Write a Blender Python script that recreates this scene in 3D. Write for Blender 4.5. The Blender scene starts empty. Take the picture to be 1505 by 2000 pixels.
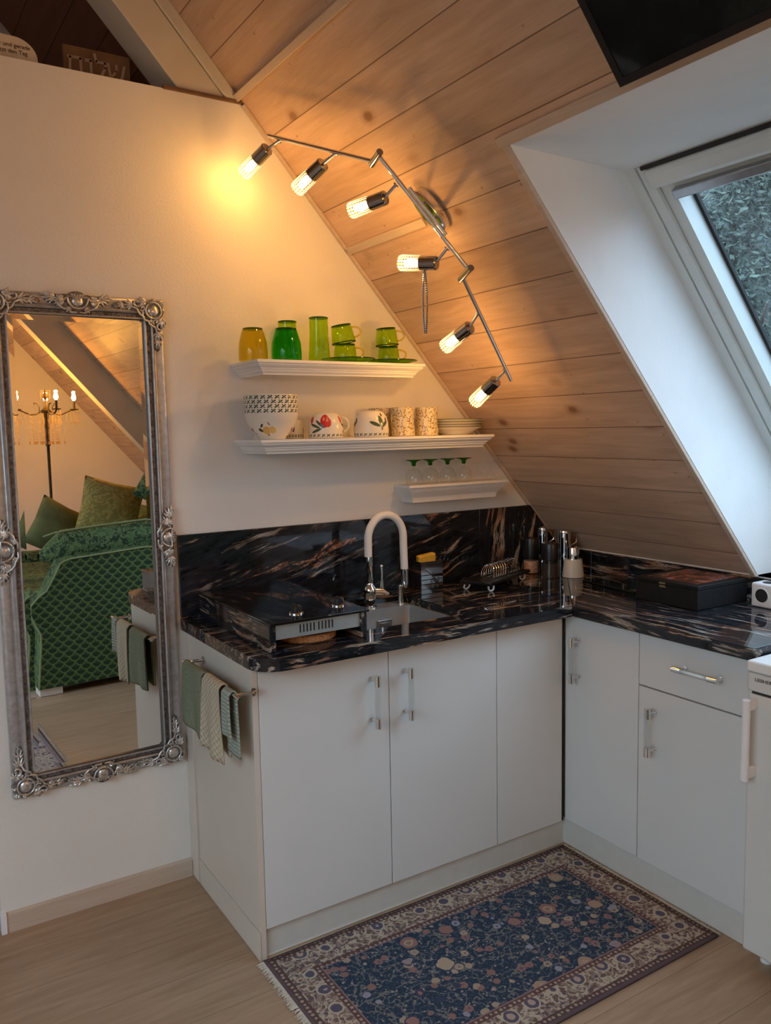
import bpy, bmesh, math, random
from math import sin, cos, pi, radians, sqrt, atan2
from mathutils import Vector, Matrix

SC = bpy.context.scene
COL = SC.collection
random.seed(7)

# ------------------------------------------------------------------ camera
def make_camera():
    cd = bpy.data.cameras.new('camera'); cam = bpy.data.objects.new('camera', cd); COL.objects.link(cam)
    yaw, pitch, roll = 0.5632846633, -0.1010145779, -0.0188759387
    fw = Vector((sin(yaw)*cos(pitch), cos(yaw)*cos(pitch), sin(pitch)))
    rt = Vector((cos(yaw), -sin(yaw), 0)); up = rt.cross(fw)
    r = cos(roll)*rt + sin(roll)*up; u = -sin(roll)*rt + cos(roll)*up
    M = Matrix((r, u, -fw)).transposed().to_4x4(); M.translation = Vector((-0.872, -2.695, 1.537))
    cam.matrix_world = M
    cd.sensor_fit = 'HORIZONTAL'; cd.sensor_width = 36; cd.lens = 1610.78/1505*36
    cd.clip_start = 0.02
    SC.camera = cam
make_camera()

# ------------------------------------------------------------------ world, light, exposure
EXPOSURE = -0.12
SKY = 6.6
BULB_W = 2.15
CANDLE_W = 7.0
W = bpy.data.worlds.new('sky'); SC.world = W; W.use_nodes = True
nt = W.node_tree; nt.nodes.clear()
bg = nt.nodes.new('ShaderNodeBackground'); wo = nt.nodes.new('ShaderNodeOutputWorld')
tc = nt.nodes.new('ShaderNodeTexCoord'); sep = nt.nodes.new('ShaderNodeSeparateXYZ')
rmp = nt.nodes.new('ShaderNodeValToRGB')
nt.links.new(tc.outputs['Generated'], sep.inputs[0]); nt.links.new(sep.outputs[2], rmp.inputs[0])
rmp.color_ramp.elements[0].position = 0.0; rmp.color_ramp.elements[0].color = (0.16, 0.18, 0.20, 1)
rmp.color_ramp.elements[1].position = 0.35; rmp.color_ramp.elements[1].color = (0.64, 0.85, 1.0, 1)
nt.links.new(rmp.outputs[0], bg.inputs[0]); bg.inputs[1].default_value = SKY
nt.links.new(bg.outputs[0], wo.inputs[0])

SC.view_settings.view_transform = 'Standard'
SC.view_settings.look = 'None'
SC.view_settings.gamma = 1.0
SC.view_settings.use_curve_mapping = False
SC.view_settings.exposure = EXPOSURE
SC.cycles.use_denoising = True
SC.cycles.max_bounces = 12
SC.cycles.diffuse_bounces = 6
SC.cycles.glossy_bounces = 6
SC.cycles.transmission_bounces = 8
SC.cycles.transparent_max_bounces = 32
SC.cycles.caustics_reflective = False
SC.cycles.caustics_refractive = False
SC.cycles.sample_clamp_indirect = 6.0

# roof geometry: the right slope is z = CZ - MS*x, the ridge stands at x = XR
MS = 1.1237; CZ = 2.9568; KS = sqrt(1+MS*MS)
XR = -0.95; ZR = CZ - MS*XR
YB = -5.18        # far gable
YL = 1.2          # end of the loft behind the kitchen wall
NR = Vector((-MS, 0, -1)).normalized()       # inward normal of the right slope
NL = Vector((MS, 0, -1)).normalized()

# ------------------------------------------------------------------ mesh helpers
class MB:
    def __init__(s): s.v = []; s.f = []; s.m = []; s.uv = []; s.hasuv = False
    def add(s, vs, fs, mi=0, uvs=None):
        b = len(s.v); s.v += [Vector(v) for v in vs]
        for i, f in enumerate(fs):
            s.f.append([b+k for k in f]); s.m.append(mi)
            if uvs: s.uv.append([uvs[k] for k in f]); s.hasuv = True
            else: s.uv.append([(0, 0)]*len(f))
        return s
    def box(s, a, b, mi=0, M=None):
        x0, y0, z0 = a; x1, y1, z1 = b
        vs = [Vector(p) for p in ((x0,y0,z0),(x1,y0,z0),(x1,y1,z0),(x0,y1,z0),(x0,y0,z1),(x1,y0,z1),(x1,y1,z1),(x0,y1,z1))]
        if M: vs = [M @ v for v in vs]
        return s.add(vs, [(0,3,2,1),(4,5,6,7),(0,1,5,4),(1,2,6,5),(2,3,7,6),(3,0,4,7)], mi)
    def prism(s, poly, axis, a, b, mi=0):
        """poly of 2D points extruded from a to b along axis 'x','y','z'"""
        def P(p, t):
            return {'x': (t, p[0], p[1]), 'y': (p[0], t, p[1]), 'z': (p[0], p[1], t)}[axis]
        n = len(poly); vs = [P(p, a) for p in poly] + [P(p, b) for p in poly]
        fs = [tuple(range(n)), tuple(range(2*n-1, n-1, -1))] + [(i, i+n, (i+1) % n + n, (i+1) % n) for i in range(n)]
        return s.add(vs, fs, mi)
    def tube(s, pts, r, n=10, mi=0, cap=True, closed=False):
        pts = [Vector(p) for p in pts]; m = len(pts)
        rs = r if isinstance(r, (list, tuple)) else [r]*m
        up = None; rings = []
        for i, p in enumerate(pts):
            if closed: t = (pts[(i+1) % m] - pts[i-1])
            else: t = pts[min(i+1, m-1)] - pts[max(i-1, 0)]
            t.normalize()
            if up is None: up = Vector((0, 0, 1)) if abs(t.z) < .9 else Vector((1, 0, 0))
            a = (up - t*up.dot(t)).normalized(); up = a; b = t.cross(a)
            rings.append([p + (a*cos(2*pi*k/n) + b*sin(2*pi*k/n))*rs[i] for k in range(n)])
        vs = [v for ring in rings for v in ring]; fs = []
        for i in range(m if closed else m-1):
            j = (i+1) % m
            for k in range(n): fs.append((i*n+k, i*n+(k+1) % n, j*n+(k+1) % n, j*n+k))
        if cap and not closed: fs += [tuple(range(n-1, -1, -1)), tuple((m-1)*n+k for k in range(n))]
        return s.add(vs, fs, mi)
    def cyl(s, p0, p1, r0, r1=None, n=24, mi=0, cap=True):
        return s.tube([p0, p1], [r0, r0 if r1 is None else r1], n, mi, cap)
    def lathe(s, prof, n=32, mi=0, M=None, uv=False, flute=None):
        """prof: list of (r, z)"""
        vs = []; uvs = []; L = 0; us = []
        for i, (r, z) in enumerate(prof):
            if i: L += sqrt((r-prof[i-1][0])**2 + (z-prof[i-1][1])**2)
            for k in range(n+1):
                a = 2*pi*k/n; rr = r*(1 + (flute(a, z) if flute else 0))
                v = Vector((rr*cos(a), rr*sin(a), z)); vs.append(M @ v if M else v); uvs.append((k/n, L))
        fs = []
        for i in range(len(prof)-1):
            for k in range(n):
                a = i*(n+1)+k; fs.append((a, a+1, a+n+2, a+n+1))
        return s.add(vs, fs, mi, uvs if uv else None)
    def sphere(s, c, r, n=12, mi=0, sc=(1, 1, 1), M=None):
        c = Vector(c); vs = []; fs = []; h = n//2
        for i in range(h+1):
            t = pi*i/h
            for k in range(n):
                a = 2*pi*k/n; v = Vector((r*sin(t)*cos(a)*sc[0], r*sin(t)*sin(a)*sc[1], r*cos(t)*sc[2]))
                if M: v = M @ v
                vs.append(c+v)
        for i in range(h):
            for k in range(n): fs.append((i*n+k, (i+1)*n+k, (i+1)*n+(k+1) % n, i*n+(k+1) % n))
        return s.add(vs, fs, mi)
    def grid(s, fn, nu, nv, mi=0, uvfn=None):
        vs = [fn(i/nu, j/nv) for j in range(nv+1) for i in range(nu+1)]
        uvs = [(uvfn(i/nu, j/nv) if uvfn else (i/nu, j/nv)) for j in range(nv+1) for i in range(nu+1)]
        fs = [(j*(nu+1)+i, j*(nu+1)+i+1, (j+1)*(nu+1)+i+1, (j+1)*(nu+1)+i) for j in range(nv) for i in range(nu)]
        return s.add(vs, fs, mi, uvs)
    def build(s, name, mats, parent=None, smooth=38, bevel=0, world=True, seg=2, solid=0, subd=0):
        off = Vector((0, 0, 0))
        if parent and world:
            q = parent
            while q: off += q.location; q = q.parent
        me = bpy.data.meshes.new(name)
        me.from_pydata([tuple(v-off) for v in s.v], [], s.f)
        if not isinstance(mats, (list, tuple)): mats = [mats]
        for m in mats: me.materials.append(m)
        me.polygons.foreach_set('material_index', s.m)
        if s.hasuv:
            ul = me.uv_layers.new(name='UVMap'); i = 0
            for f in s.uv:
                for c in f: ul.data[i].uv = c; i += 1
        bm = bmesh.new(); bm.from_mesh(me)
        bmesh.ops.remove_doubles(bm, verts=bm.verts, dist=1e-6)
        bmesh.ops.recalc_face_normals(bm, faces=bm.faces) if not s.hasuv or True else None
        bm.to_mesh(me); bm.free()
        me.update()
        if smooth:
            me.shade_smooth(); me.set_sharp_from_angle(angle=radians(smooth))
        o = bpy.data.objects.new(name, me); COL.objects.link(o)
        if parent: o.parent = parent
        if solid:
            md = o.modifiers.new('solid', 'SOLIDIFY'); md.thickness = solid; md.offset = 0
        if bevel:
            md = o.modifiers.new('bevel', 'BEVEL'); md.width = bevel; md.segments = seg; md.limit_method = 'ANGLE'; md.angle_limit = radians(40)
        if subd:
            md = o.modifiers.new('subd', 'SUBSURF'); md.levels = subd; md.render_levels = subd
        return o

def tag(o, label, cat, group=None, kind=None):
    if label: o['label'] = label
    if cat: o['category'] = cat
    if group: o['group'] = group
    if kind: o['kind'] = kind
    return o
def thing(name, label, cat, loc=(0, 0, 0), group=None):
    o = bpy.data.objects.new(name, None); COL.objects.link(o); o.location = loc; o.empty_display_size = .05
    return tag(o, label, cat, group)
def struct(o):
    o['kind'] = 'structure'; return o
def dup(root, loc, label=None, rotz=None):
    r = root.copy(); COL.objects.link(r); r.location = loc
    if label: r['label'] = label
    if rotz is not None: r.rotation_euler = (0, 0, rotz)
    for ch in list(root.children):
        c = ch.copy(); COL.objects.link(c); c.parent = r
        for g in list(ch.children):
            d = g.copy(); COL.objects.link(d); d.parent = c
    return r

# ------------------------------------------------------------------ material helpers
class NG:
    def __init__(s, name):
        s.mat = bpy.data.materials.new(name); s.mat.use_nodes = True; s.t = s.mat.node_tree; s.t.nodes.clear()
        s.out = s.n('ShaderNodeOutputMaterial'); s.p = s.n('ShaderNodeBsdfPrincipled'); s.l(s.p.outputs[0], s.out.inputs[0])
        s.p.inputs['Specular IOR Level'].default_value = .4
    def n(s, t, **k):
        n = s.t.nodes.new(t)
        for a, b in k.items(): setattr(n, a, b)
        return n
    def l(s, a, b): s.t.links.new(a, b)
    def setin(s, inp, v):
        if v is None: return
        if hasattr(v, 'is_linked') or hasattr(v, 'links'): s.l(v, inp)
        elif isinstance(v, (tuple, list)):
            v = tuple(v)
            if len(v) == 3 and inp.type == 'RGBA': v = v+(1,)
            inp.default_value = v
        else: inp.default_value = v
    def math(s, op, a, b=None, c=None, clamp=False):
        n = s.n('ShaderNodeMath', operation=op); n.use_clamp = clamp
        s.setin(n.inputs[0], a); s.setin(n.inputs[1], b); s.setin(n.inputs[2], c); return n.outputs[0]
    def mix(s, f, a, b, mode='MIX'):
        n = s.n('ShaderNodeMix', data_type='RGBA', blend_type=mode); s.setin(n.inputs[0], f); s.setin(n.inputs[6], a); s.setin(n.inputs[7], b); return n.outputs[2]
    def ramp(s, f, stops, interp='LINEAR'):
        n = s.n('ShaderNodeValToRGB'); cr = n.color_ramp; cr.interpolation = interp
        while len(cr.elements) < len(stops): cr.elements.new(.5)
        for e, (p, c) in zip(cr.elements, stops):
            e.position = p; e.color = (c, c, c, 1) if not isinstance(c, tuple) else (c+(1,))[:4]
        s.l(f, n.inputs[0]); return n.outputs[0]
    def coord(s, kind='Object', scale=(1, 1, 1), rot=(0, 0, 0), loc=(0, 0, 0)):
        t = s.n('ShaderNodeTexCoord'); m = s.n('ShaderNodeMapping'); m.inputs['Scale'].default_value = scale; m.inputs['Rotation'].default_value = rot
        m.inputs['Location'].default_value = loc
        s.l(t.outputs[kind], m.inputs[0]); return m.outputs[0]
    def noise(s, v, scale, detail=4, rough=.5, dist=0, out=0):
        n = s.n('ShaderNodeTexNoise'); s.setin(n.inputs['Vector'], v); n.inputs['Scale'].default_value = scale
        n.inputs['Detail'].default_value = detail; n.inputs['Roughness'].default_value = rough; n.inputs['Distortion'].default_value = dist; return n.outputs[out]
    def vor(s, v, scale, feature='F1', rand=1, out='Distance'):
        n = s.n('ShaderNodeTexVoronoi', feature=feature); s.setin(n.inputs['Vector'], v); n.inputs['Scale'].default_value = scale
        n.inputs['Randomness'].default_value = rand; return n.outputs[out]
    def bump(s, h, strength=.3, dist=.01):
        n = s.n('ShaderNodeBump'); n.inputs['Strength'].default_value = strength; n.inputs['Distance'].default_value = dist; s.l(h, n.inputs['Height']); s.l(n.outputs[0], s.p.inputs['Normal'])
    def sep(s, v):
        n = s.n('ShaderNodeSeparateXYZ'); s.l(v, n.inputs[0]); return n.outputs
    def comb(s, x, y, z=0):
        n = s.n('ShaderNodeCombineXYZ'); s.setin(n.inputs[0], x); s.setin(n.inputs[1], y); s.setin(n.inputs[2], z); return n.outputs[0]
    def set(s, base=None, rough=None, metal=None, **k):
        if base is not None: s.setin(s.p.inputs['Base Color'], base)
        if rough is not None: s.setin(s.p.inputs['Roughness'], rough)
        if metal is not None: s.setin(s.p.inputs['Metallic'], metal)
        for a, b in k.items(): s.setin(s.p.inputs[a.replace('_', ' ')], b)
        return s.mat

def plain(name, c, rough=.5, metal=0, vary=.06, scale=20, bump=0, **k):
    g = NG(name); v = g.coord(); nz = g.noise(v, scale, 3)
    lo = tuple(x*(1-vary) for x in c); hi = tuple(min(1, x*(1+vary)) for x in c)
    g.set(g.ramp(nz, [(.3, lo), (.7, hi)]), rough, metal, **k)
    if bump: g.bump(g.noise(v, scale*6, 4), bump, .004)
    return g.mat

def clear_mat(name, tint, gloss=.9, rough=.02, ior=1.45, ribs=0, body=0, bodycol=(1, 1, 1)):
    """thin-walled glass: coloured see-through with a fresnel sheen; ribs darken thin vertical stripes"""
    g = NG(name); t = g.n('ShaderNodeBsdfTransparent'); t.inputs[0].default_value = tint+(1,)
    gl = g.n('ShaderNodeBsdfGlossy'); gl.inputs['Roughness'].default_value = rough; gl.inputs[0].default_value = (gloss, gloss, gloss, 1)
    ge = g.n('ShaderNodeNewGeometry'); dp = g.n('ShaderNodeVectorMath', operation='DOT_PRODUCT'); g.l(ge.outputs['Incoming'], dp.inputs[0]); g.l(ge.outputs['Normal'], dp.inputs[1])
    f0 = ((ior-1)/(ior+1))**2
    fr = g.math('MULTIPLY_ADD', g.math('POWER', g.math('SUBTRACT', 1.0, g.math('ABSOLUTE', dp.outputs['Value'])), 5.0), 1-f0, f0, True)
    mx = g.n('ShaderNodeMixShader'); g.l(fr, mx.inputs[0]); g.l(t.outputs[0], mx.inputs[1]); g.l(gl.outputs[0], mx.inputs[2])
    last = mx.outputs[0]
    if ribs or body:
        d = g.n('ShaderNodeBsdfTranslucent'); d.inputs[0].default_value = bodycol+(1,)
        mx2 = g.n('ShaderNodeMixShader')
        if ribs:
            u = g.sep(g.coord('UV'))
            w = g.math('SINE', g.math('MULTIPLY', u[0], 2*pi*ribs)); w2 = g.math('SINE', g.math('MULTIPLY', u[1], 2*pi*110))
            f = g.math('MULTIPLY', g.math('GREATER_THAN', w, .35), .75)
            f = g.math('MAXIMUM', f, g.math('MULTIPLY', g.math('GREATER_THAN', w2, .75), .35)); f = g.math('MAXIMUM', f, body)
            g.l(f, mx2.inputs[0])
        else: mx2.inputs[0].default_value = body
        g.l(last, mx2.inputs[1]); g.l(d.outputs[0], mx2.inputs[2]); last = mx2.outputs[0]
    g.l(last, g.out.inputs[0]); return g.mat

M = {}
# plaster
g = NG('wall_plaster'); v = g.coord()
g.set(g.ramp(g.noise(v, 3, 3), [(.3, (.76, .735, .70)), (.7, (.80, .775, .74))]), .85)
g.bump(g.noise(v, 130, 4, .6), .55, .004); M['plaster'] = g.mat
g = NG('white_paint'); v = g.coord()
g.set(g.ramp(g.noise(v, 8, 3), [(.3, (.80, .82, .82)), (.7, (.84, .86, .86))]), .6); g.bump(g.noise(v, 90, 4), .2, .002); M['reveal'] = g.mat
M['white_gloss'] = plain('white_gloss_paint', (.80, .79, .77), .35, vary=.02)
M['cabinet'] = plain('white_lacquer', (.655, .655, .64), .24, vary=.015, scale=4)
M['cabinet_side'] = plain('cream_side_board', (.62, .55, .47), .45, vary=.03, scale=4)
M['plinth'] = plain('plinth_board', (.58, .57, .53), .35, vary=.03)
M['frame_white'] = plain('window_white', (.72, .76, .74), .35, vary=.02)
M['fridge'] = plain('fridge_enamel', (.66, .65, .62), .28, vary=.015)
M['chrome'] = plain('chrome', (.80, .80, .80), .08, 1, vary=.02)
M['chrome_dark'] = plain('dark_chrome', (.42, .40, .40), .12, 1, vary=.03)
M['steel'] = plain('brushed_steel', (.46, .49, .52), .30, 1, vary=.06, scale=60)
M['satin'] = plain('satin_steel', (.50, .545, .57), .34, .65, vary=.05, scale=60)
M['black'] = plain('black_plastic', (.012, .012, .014), .28, vary=.1)
M['blackwood'] = plain('black_stained_wood', (.006, .0065, .007), .6, vary=.3, scale=40, bump=.3)
M['rubber'] = plain('rubber_dark', (.03, .03, .03), .7)
M['white_plastic'] = plain('white_plastic', (.80, .80, .82), .3, vary=.01)
M['dark_void'] = plain('dark_recess', (.02, .02, .022), .6)
M['brass'] = plain('brass', (.75, .55, .25), .25, 1)
M['antique'] = plain('antique_metal', (.10, .075, .05), .45, .8, vary=.3)
M['yellow'] = plain('yellow_sponge', (.80, .47, .05), .8, vary=.15, scale=60, bump=.4)
M['hose'] = plain('white_rubber_hose', (.80, .77, .72), .4, vary=.02)
M['screen'] = plain('dark_screen_glass', (.006, .012, .014), .05, vary=.3)
M['glass_black'] = plain('black_ceramic_glass', (.008, .008, .009), .04, vary=.2)
M['glass_board'] = plain('dark_glass_board', (.014, .018, .013), .06, vary=.3)
M['clear'] = clear_mat('clear_glass', (.985, .99, .985))
M['acrylic'] = clear_mat('clear_acrylic', (.90, .91, .90), body=.10)
M['pane'] = clear_mat('window_pane', (.84, .88, .93), .8, .0, 1.5)
M['green_glass'] = clear_mat('green_glass', (.84, .95, .28), body=.09, bodycol=(.50, .80, .03))
M['green_dish'] = clear_mat('green_saucer_glass', (.50, .74, .12), body=.15, bodycol=(.20, .50, .03))
M['deep_green_glass'] = clear_mat('deep_green_glass', (.34, .84, .30), body=.10, bodycol=(.05, .60, .08))
M['amber_glass'] = clear_mat('amber_glass', (.92, .86, .36), body=.09, bodycol=(.80, .60, .04))
M['green_edge'] = clear_mat('green_glass_edge', (.12, .30, .04), body=.3, bodycol=(.10, .32, .02))
M['green_foot'] = clear_mat('green_glass_foot', (.16, .50, .12), body=.25, bodycol=(.05, .35, .06))
M['shade'] = clear_mat('ribbed_lamp_glass', (.98, .97, .94), ribs=16, body=.015, bodycol=(.60, .52, .38))
def emis(name, c, s):
    g = NG(name); e = g.n('ShaderNodeEmission'); e.inputs[0].default_value = c+(1,); e.inputs[1].default_value = s; g.l(e.outputs[0], g.out.inputs[0]); return g.mat
M['bulb'] = emis('lit_bulb', (1, .82, .52), 16)
M['flame'] = emis('lit_candle_bulb', (1, .66, .28), 45)

# pine boards: UV = (along board, across boards) in metres
def boards(name, pitch, offs, c_lo, c_hi, c_knot, groove, gs=1.0, knots=4.2, rough=.5, amp=.10):
    g = NG(name); uv = g.sep(g.coord('UV'))
    row = g.math('DIVIDE', g.math('SUBTRACT', uv[1], offs), pitch); fl = g.math('FLOOR', row); fr = g.math('FRACT', row)
    wn = g.n('ShaderNodeTexWhiteNoise', noise_dimensions='1D'); g.l(fl, wn.inputs['W']); rnd = wn.outputs[0]
    sh = g.math('MULTIPLY', rnd, 37.0)
    gv = g.comb(g.math('ADD', uv[0], sh), g.math('MULTIPLY', uv[1], 9.0), rnd)
    n1 = g.noise(gv, 3.2*gs, 5, .6, .6)
    fine = g.noise(g.comb(g.math('MULTIPLY', g.math('ADD', uv[0], sh), 3), g.math('MULTIPLY', uv[1], 160)), 1.2, 3)
    base = g.ramp(n1, [(.28, c_lo), (.72, c_hi)])
    tone = g.math('ADD', g.math('MULTIPLY', rnd, amp*2), 1-amp)
    base = g.mix(1, base, g.comb(tone, tone, tone), 'MULTIPLY')
    ft = g.math('ADD', g.math('MULTIPLY', fine, .16), .92)
    base = g.mix(1, base, g.comb(ft, ft, ft), 'MULTIPLY')
    if knots:
        kv = g.comb(g.math('ADD', g.math('MULTIPLY', uv[0], .9), sh), g.math('MULTIPLY', uv[1], 1.25))
        d = g.vor(kv, knots, 'F1', 1)
        big = g.ramp(d, [(.0, 1.), (.06, .9), (.10, .35), (.18, 0.)])
        base = g.mix(big, base, c_knot)
        d2 = g.vor(g.comb(g.math('ADD', g.math('MULTIPLY', uv[0], 1.0), sh), uv[1]), knots*3.2, 'F1', 1)
        sm = g.ramp(d2, [(.0, .75), (.05, .35), (.09, 0.)])
        base = g.mix(sm, base, c_knot)
    e = g.math('MINIMUM', fr, g.math('SUBTRACT', 1.0, fr))
    gm = g.math('LESS_THAN', e, groove/pitch)
    base = g.mix(g.math('MULTIPLY', gm, .75), base, tuple(x*.35 for x in c_knot))
    g.set(base, rough)
    h = g.math('SUBTRACT', g.math('MULTIPLY', fine, .15), g.math('MULTIPLY', gm, 1.0)); g.bump(h, .35, .003)
    return g.mat
M['pine'] = boards('white_washed_pine', .1492, .5715, (.50, .33, .22), (.70, .50, .36), (.26, .13, .07), .0018)
M['pine_shaded'] = boards('shaded_loft_pine', .1492, .5715, (.16, .075, .05), (.22, .11, .075), (.08, .035, .02), .0025)  # same pine as the ceiling, colour darkened for the unlit loft
M['floor'] = boards('oak_laminate', .19, .05, (.34, .215, .130), (.46, .315, .205), (.20, .115, .065), .0007, 1.3, 1.1, .38, .05)
M['trim_wood'] = boards('trim_wood', 5, 1, (.56, .44, .34), (.64, .53, .43), (.35, .22, .14), .0001, 1.5, 0, .5)
M['door_brown'] = boards('brown_wood', 5, 1, (.10, .04, .02), (.16, .07, .035), (.06, .03, .02), .0001, 1.5, 0, .4)
g = NG('beam_paint'); v = g.coord(scale=(1, 1, 1)); nz = g.noise(v, 6, 4)
g.set(g.ramp(nz, [(.3, (.60, .55, .45)), (.75, (.68, .63, .53))]), .7); g.bump(g.noise(v, 40, 4), .2, .004); M['beam'] = g.mat

# granite
def granite(name, axis='x', seed=0, rise=0.0, big=.5, tl=.575, wl=.61, fine=20):
    g = NG(name)
    rot = {'x': (0, rise, 0), 'y': (0, 0, radians(90)), 'z': (0, radians(80), 0)}[axis]
    base = g.coord('Object', rot=rot, loc=(seed, seed*.7, seed*.3))
    warp = g.noise(base, 2.2, 3, .5, 0, 1)
    wv = g.n('ShaderNodeVectorMath', operation='MULTIPLY_ADD'); g.l(warp, wv.inputs[0]); wv.inputs[1].default_value = (.10, .10, .10); g.l(base, wv.inputs[2])
    st = g.n('ShaderNodeMapping'); st.inputs['Scale'].default_value = (2.2, fine, fine); g.l(wv.outputs[0], st.inputs[0])
    st2 = g.n('ShaderNodeMapping'); st2.inputs['Scale'].default_value = (1.1, 6, 6); g.l(wv.outputs[0], st2.inputs[0])
    a = g.noise(st.outputs[0], 1.4, 8, .68, .4)
    thin = g.ramp(a, [(tl-.045, 0.), (tl, .8), (tl+.03, 1.), (tl+.075, .1)])
    msk = g.ramp(g.noise(base, 4.5, 3), [(.33, 0.), (.52, 1.)])
    thin = g.math('MULTIPLY', thin, msk)
    b = g.noise(st2.outputs[0], 1.2, 7, .72, .5)
    wide = g.ramp(b, [(wl, 0.), (wl+.03, big), (wl+.10, 1.)])
    spk = g.noise(base, 85, 4, .7)
    cr = g.ramp(spk, [(.35, (.09, .04, .03)), (.5, (.44, .18, .09)), (.64, (.60, .44, .33))])
    vc = g.ramp(g.noise(base, 9, 2), [(.40, (.46, .24, .14)), (.55, (.55, .44, .34)), (.7, (.48, .45, .42))])
    blk = g.ramp(g.noise(st.outputs[0], 3, 5, .7), [(.35, (.005, .005, .007)), (.62, (.018, .020, .026)), (.8, (.05, .06, .075))])
    c = g.mix(g.math('MULTIPLY', thin, .8), blk, vc); c = g.mix(g.math('MULTIPLY', wide, .85), c, cr)
    g.set(c, .035, 0, Specular_IOR_Level=.45); return g.mat
M['granite_x'] = granite('granite_worktop_left', 'x', 1.3, 0, .2, .595, .655, 30)
M['granite_y'] = granite('granite_worktop_right', 'y', 2.1, 0, .1, .580, .70, 34)
M['granite_splash'] = granite('granite_backsplash', 'x', 1.15, radians(17), .85, .618, .592)
M['granite_corner'] = granite('granite_corner_panel', 'z', 2.9, 0, .3)

# rug
def rug_mat(name, W_, H_, field, border, ground):
    g = NG(name); uv = g.sep(g.coord('UV'))
    U, V = uv[0], uv[1]
    ed = g.math('MINIMUM', g.math('MINIMUM', U, g.math('SUBTRACT', W_, U)), g.math('MINIMUM', V, g.math('SUBTRACT', H_, V)))
    P = g.comb(U, V)
    wob = g.noise(P, 30, 3, .6, 0, 1)
    wv = g.n('ShaderNodeVectorMath', operation='MULTIPLY_ADD'); g.l(wob, wv.inputs[0]); wv.inputs[1].default_value = (.014, .014, 0); g.l(P, wv.inputs[2])
    PW = wv.outputs[0]
    d1 = g.vor(PW, 10.5, 'F1', .75); c1 = g.vor(PW, 10.5, 'F1', .75, 'Color')
    d2 = g.vor(PW, 24, 'F1', .9); c2 = g.vor(PW, 24, 'F1', .9, 'Color')
    d3 = g.vor(PW, 75, 'F1', .9)
    beige = (.40, .31, .23); rose = (.28, .155, .135); blue = (.20, .24, .33)
    # field
    vine = g.math('LESS_THAN', g.math('ABSOLUTE', g.math('SUBTRACT', g.noise(PW, 26, 2), .5)), .022)
    col = g.mix(g.math('MULTIPLY', g.math('GREATER_THAN', g.noise(P, 120, 2), .56), .35), field, (.11, .14, .19))
    col = g.mix(g.math('MULTIPLY', vine, .55), col, (.26, .24, .21))
    col = g.mix(g.math('MULTIPLY', g.math('LESS_THAN', d3, .30), g.math('GREATER_THAN', g.noise(P, 60, 1), .53)), col, (.30, .25, .22))
    smallc = g.ramp(c2, [(.3, rose), (.5, beige), (.7, (.30, .30, .36))], 'CONSTANT')
    col = g.mix(g.math('MULTIPLY', g.math('LESS_THAN', d2, .33), .85), col, smallc); col = g.mix(g.math('LESS_THAN', d2, .13), col, (.12, .10, .16))
    medc = g.ramp(c1, [(.2, rose), (.42, (.36, .25, .18)), (.6, (.30, .24, .25)), (.75, beige)], 'CONSTANT')
    lob = g.math('MULTIPLY', g.noise(PW, 55, 2), .10)
    dd = g.math('ADD', d1, lob)
    col = g.mix(g.math('LESS_THAN', dd, .37), col, (.045, .055, .10)); col = g.mix(g.math('LESS_THAN', dd, .34), col, medc)
    col = g.mix(g.math('LESS_THAN', dd, .22), col, (.38, .31, .23)); col = g.mix(g.math('LESS_THAN', dd, .175), col, medc); col = g.mix(g.math('LESS_THAN', dd, .11), col, (.30, .17, .15))
    # border
    b = g.mix(g.math('GREATER_THAN', g.noise(PW, 65, 3), .5), ground, (.28, .21, .18))
    bv = g.math('LESS_THAN', g.math('ABSOLUTE', g.math('SUBTRACT', g.noise(PW, 34, 2), .5)), .04)
    b = g.mix(bv, b, (.46, .38, .29))
    e1 = g.vor(PW, 11.5, 'F1', .25); e2 = g.vor(PW, 44, 'F1', .7)
    b = g.mix(g.math('LESS_THAN', e2, .24), b, (.11, .09, .12))
    b = g.mix(g.math('LESS_THAN', e1, .30), b, (.46, .38, .29)); b = g.mix(g.math('LESS_THAN', e1, .24), b, (.10, .09, .13)); b = g.mix(g.math('LESS_THAN', e1, .13), b, (.40, .30, .24))
    dots = g.math('LESS_THAN', g.vor(P, 62, 'F1', .25), .32)
    gd = g.mix(dots, border, (.36, .28, .22))
    col = g.mix(g.math('LESS_THAN', ed, .128), col, (.28, .17, .17)); col = g.mix(g.math('LESS_THAN', g.math('ABSOLUTE', g.math('SUBTRACT', ed, .115)), .009), col, gd)
    col = g.mix(g.math('LESS_THAN', ed, .105), col, b)
    col = g.mix(g.math('LESS_THAN', ed, .030), col, gd); col = g.mix(g.math('LESS_THAN', ed, .009), col, (.13, .09, .10))
    fz = g.noise(P, 420, 2); fa = g.math('ADD', g.math('MULTIPLY', fz, .7), .62)
    col = g.mix(1, col, g.comb(fa, fa, fa), 'MULTIPLY')
    g.set(col, .9, Specular_IOR_Level=.15); g.bump(fz, .4, .002); return g.mat
M['rug'] = rug_mat('persian_rug', 1.195, .655, (.026, .044, .074), (.11, .065, .06), (.15, .10, .085))
M['rug2'] = rug_mat('grey_rug', .835, 1.22, (.22, .24, .30), (.20, .18, .22), (.30, .28, .30))
M['fringe'] = plain('cream_fringe', (.55, .49, .40), .9, vary=.15, scale=200)

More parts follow.
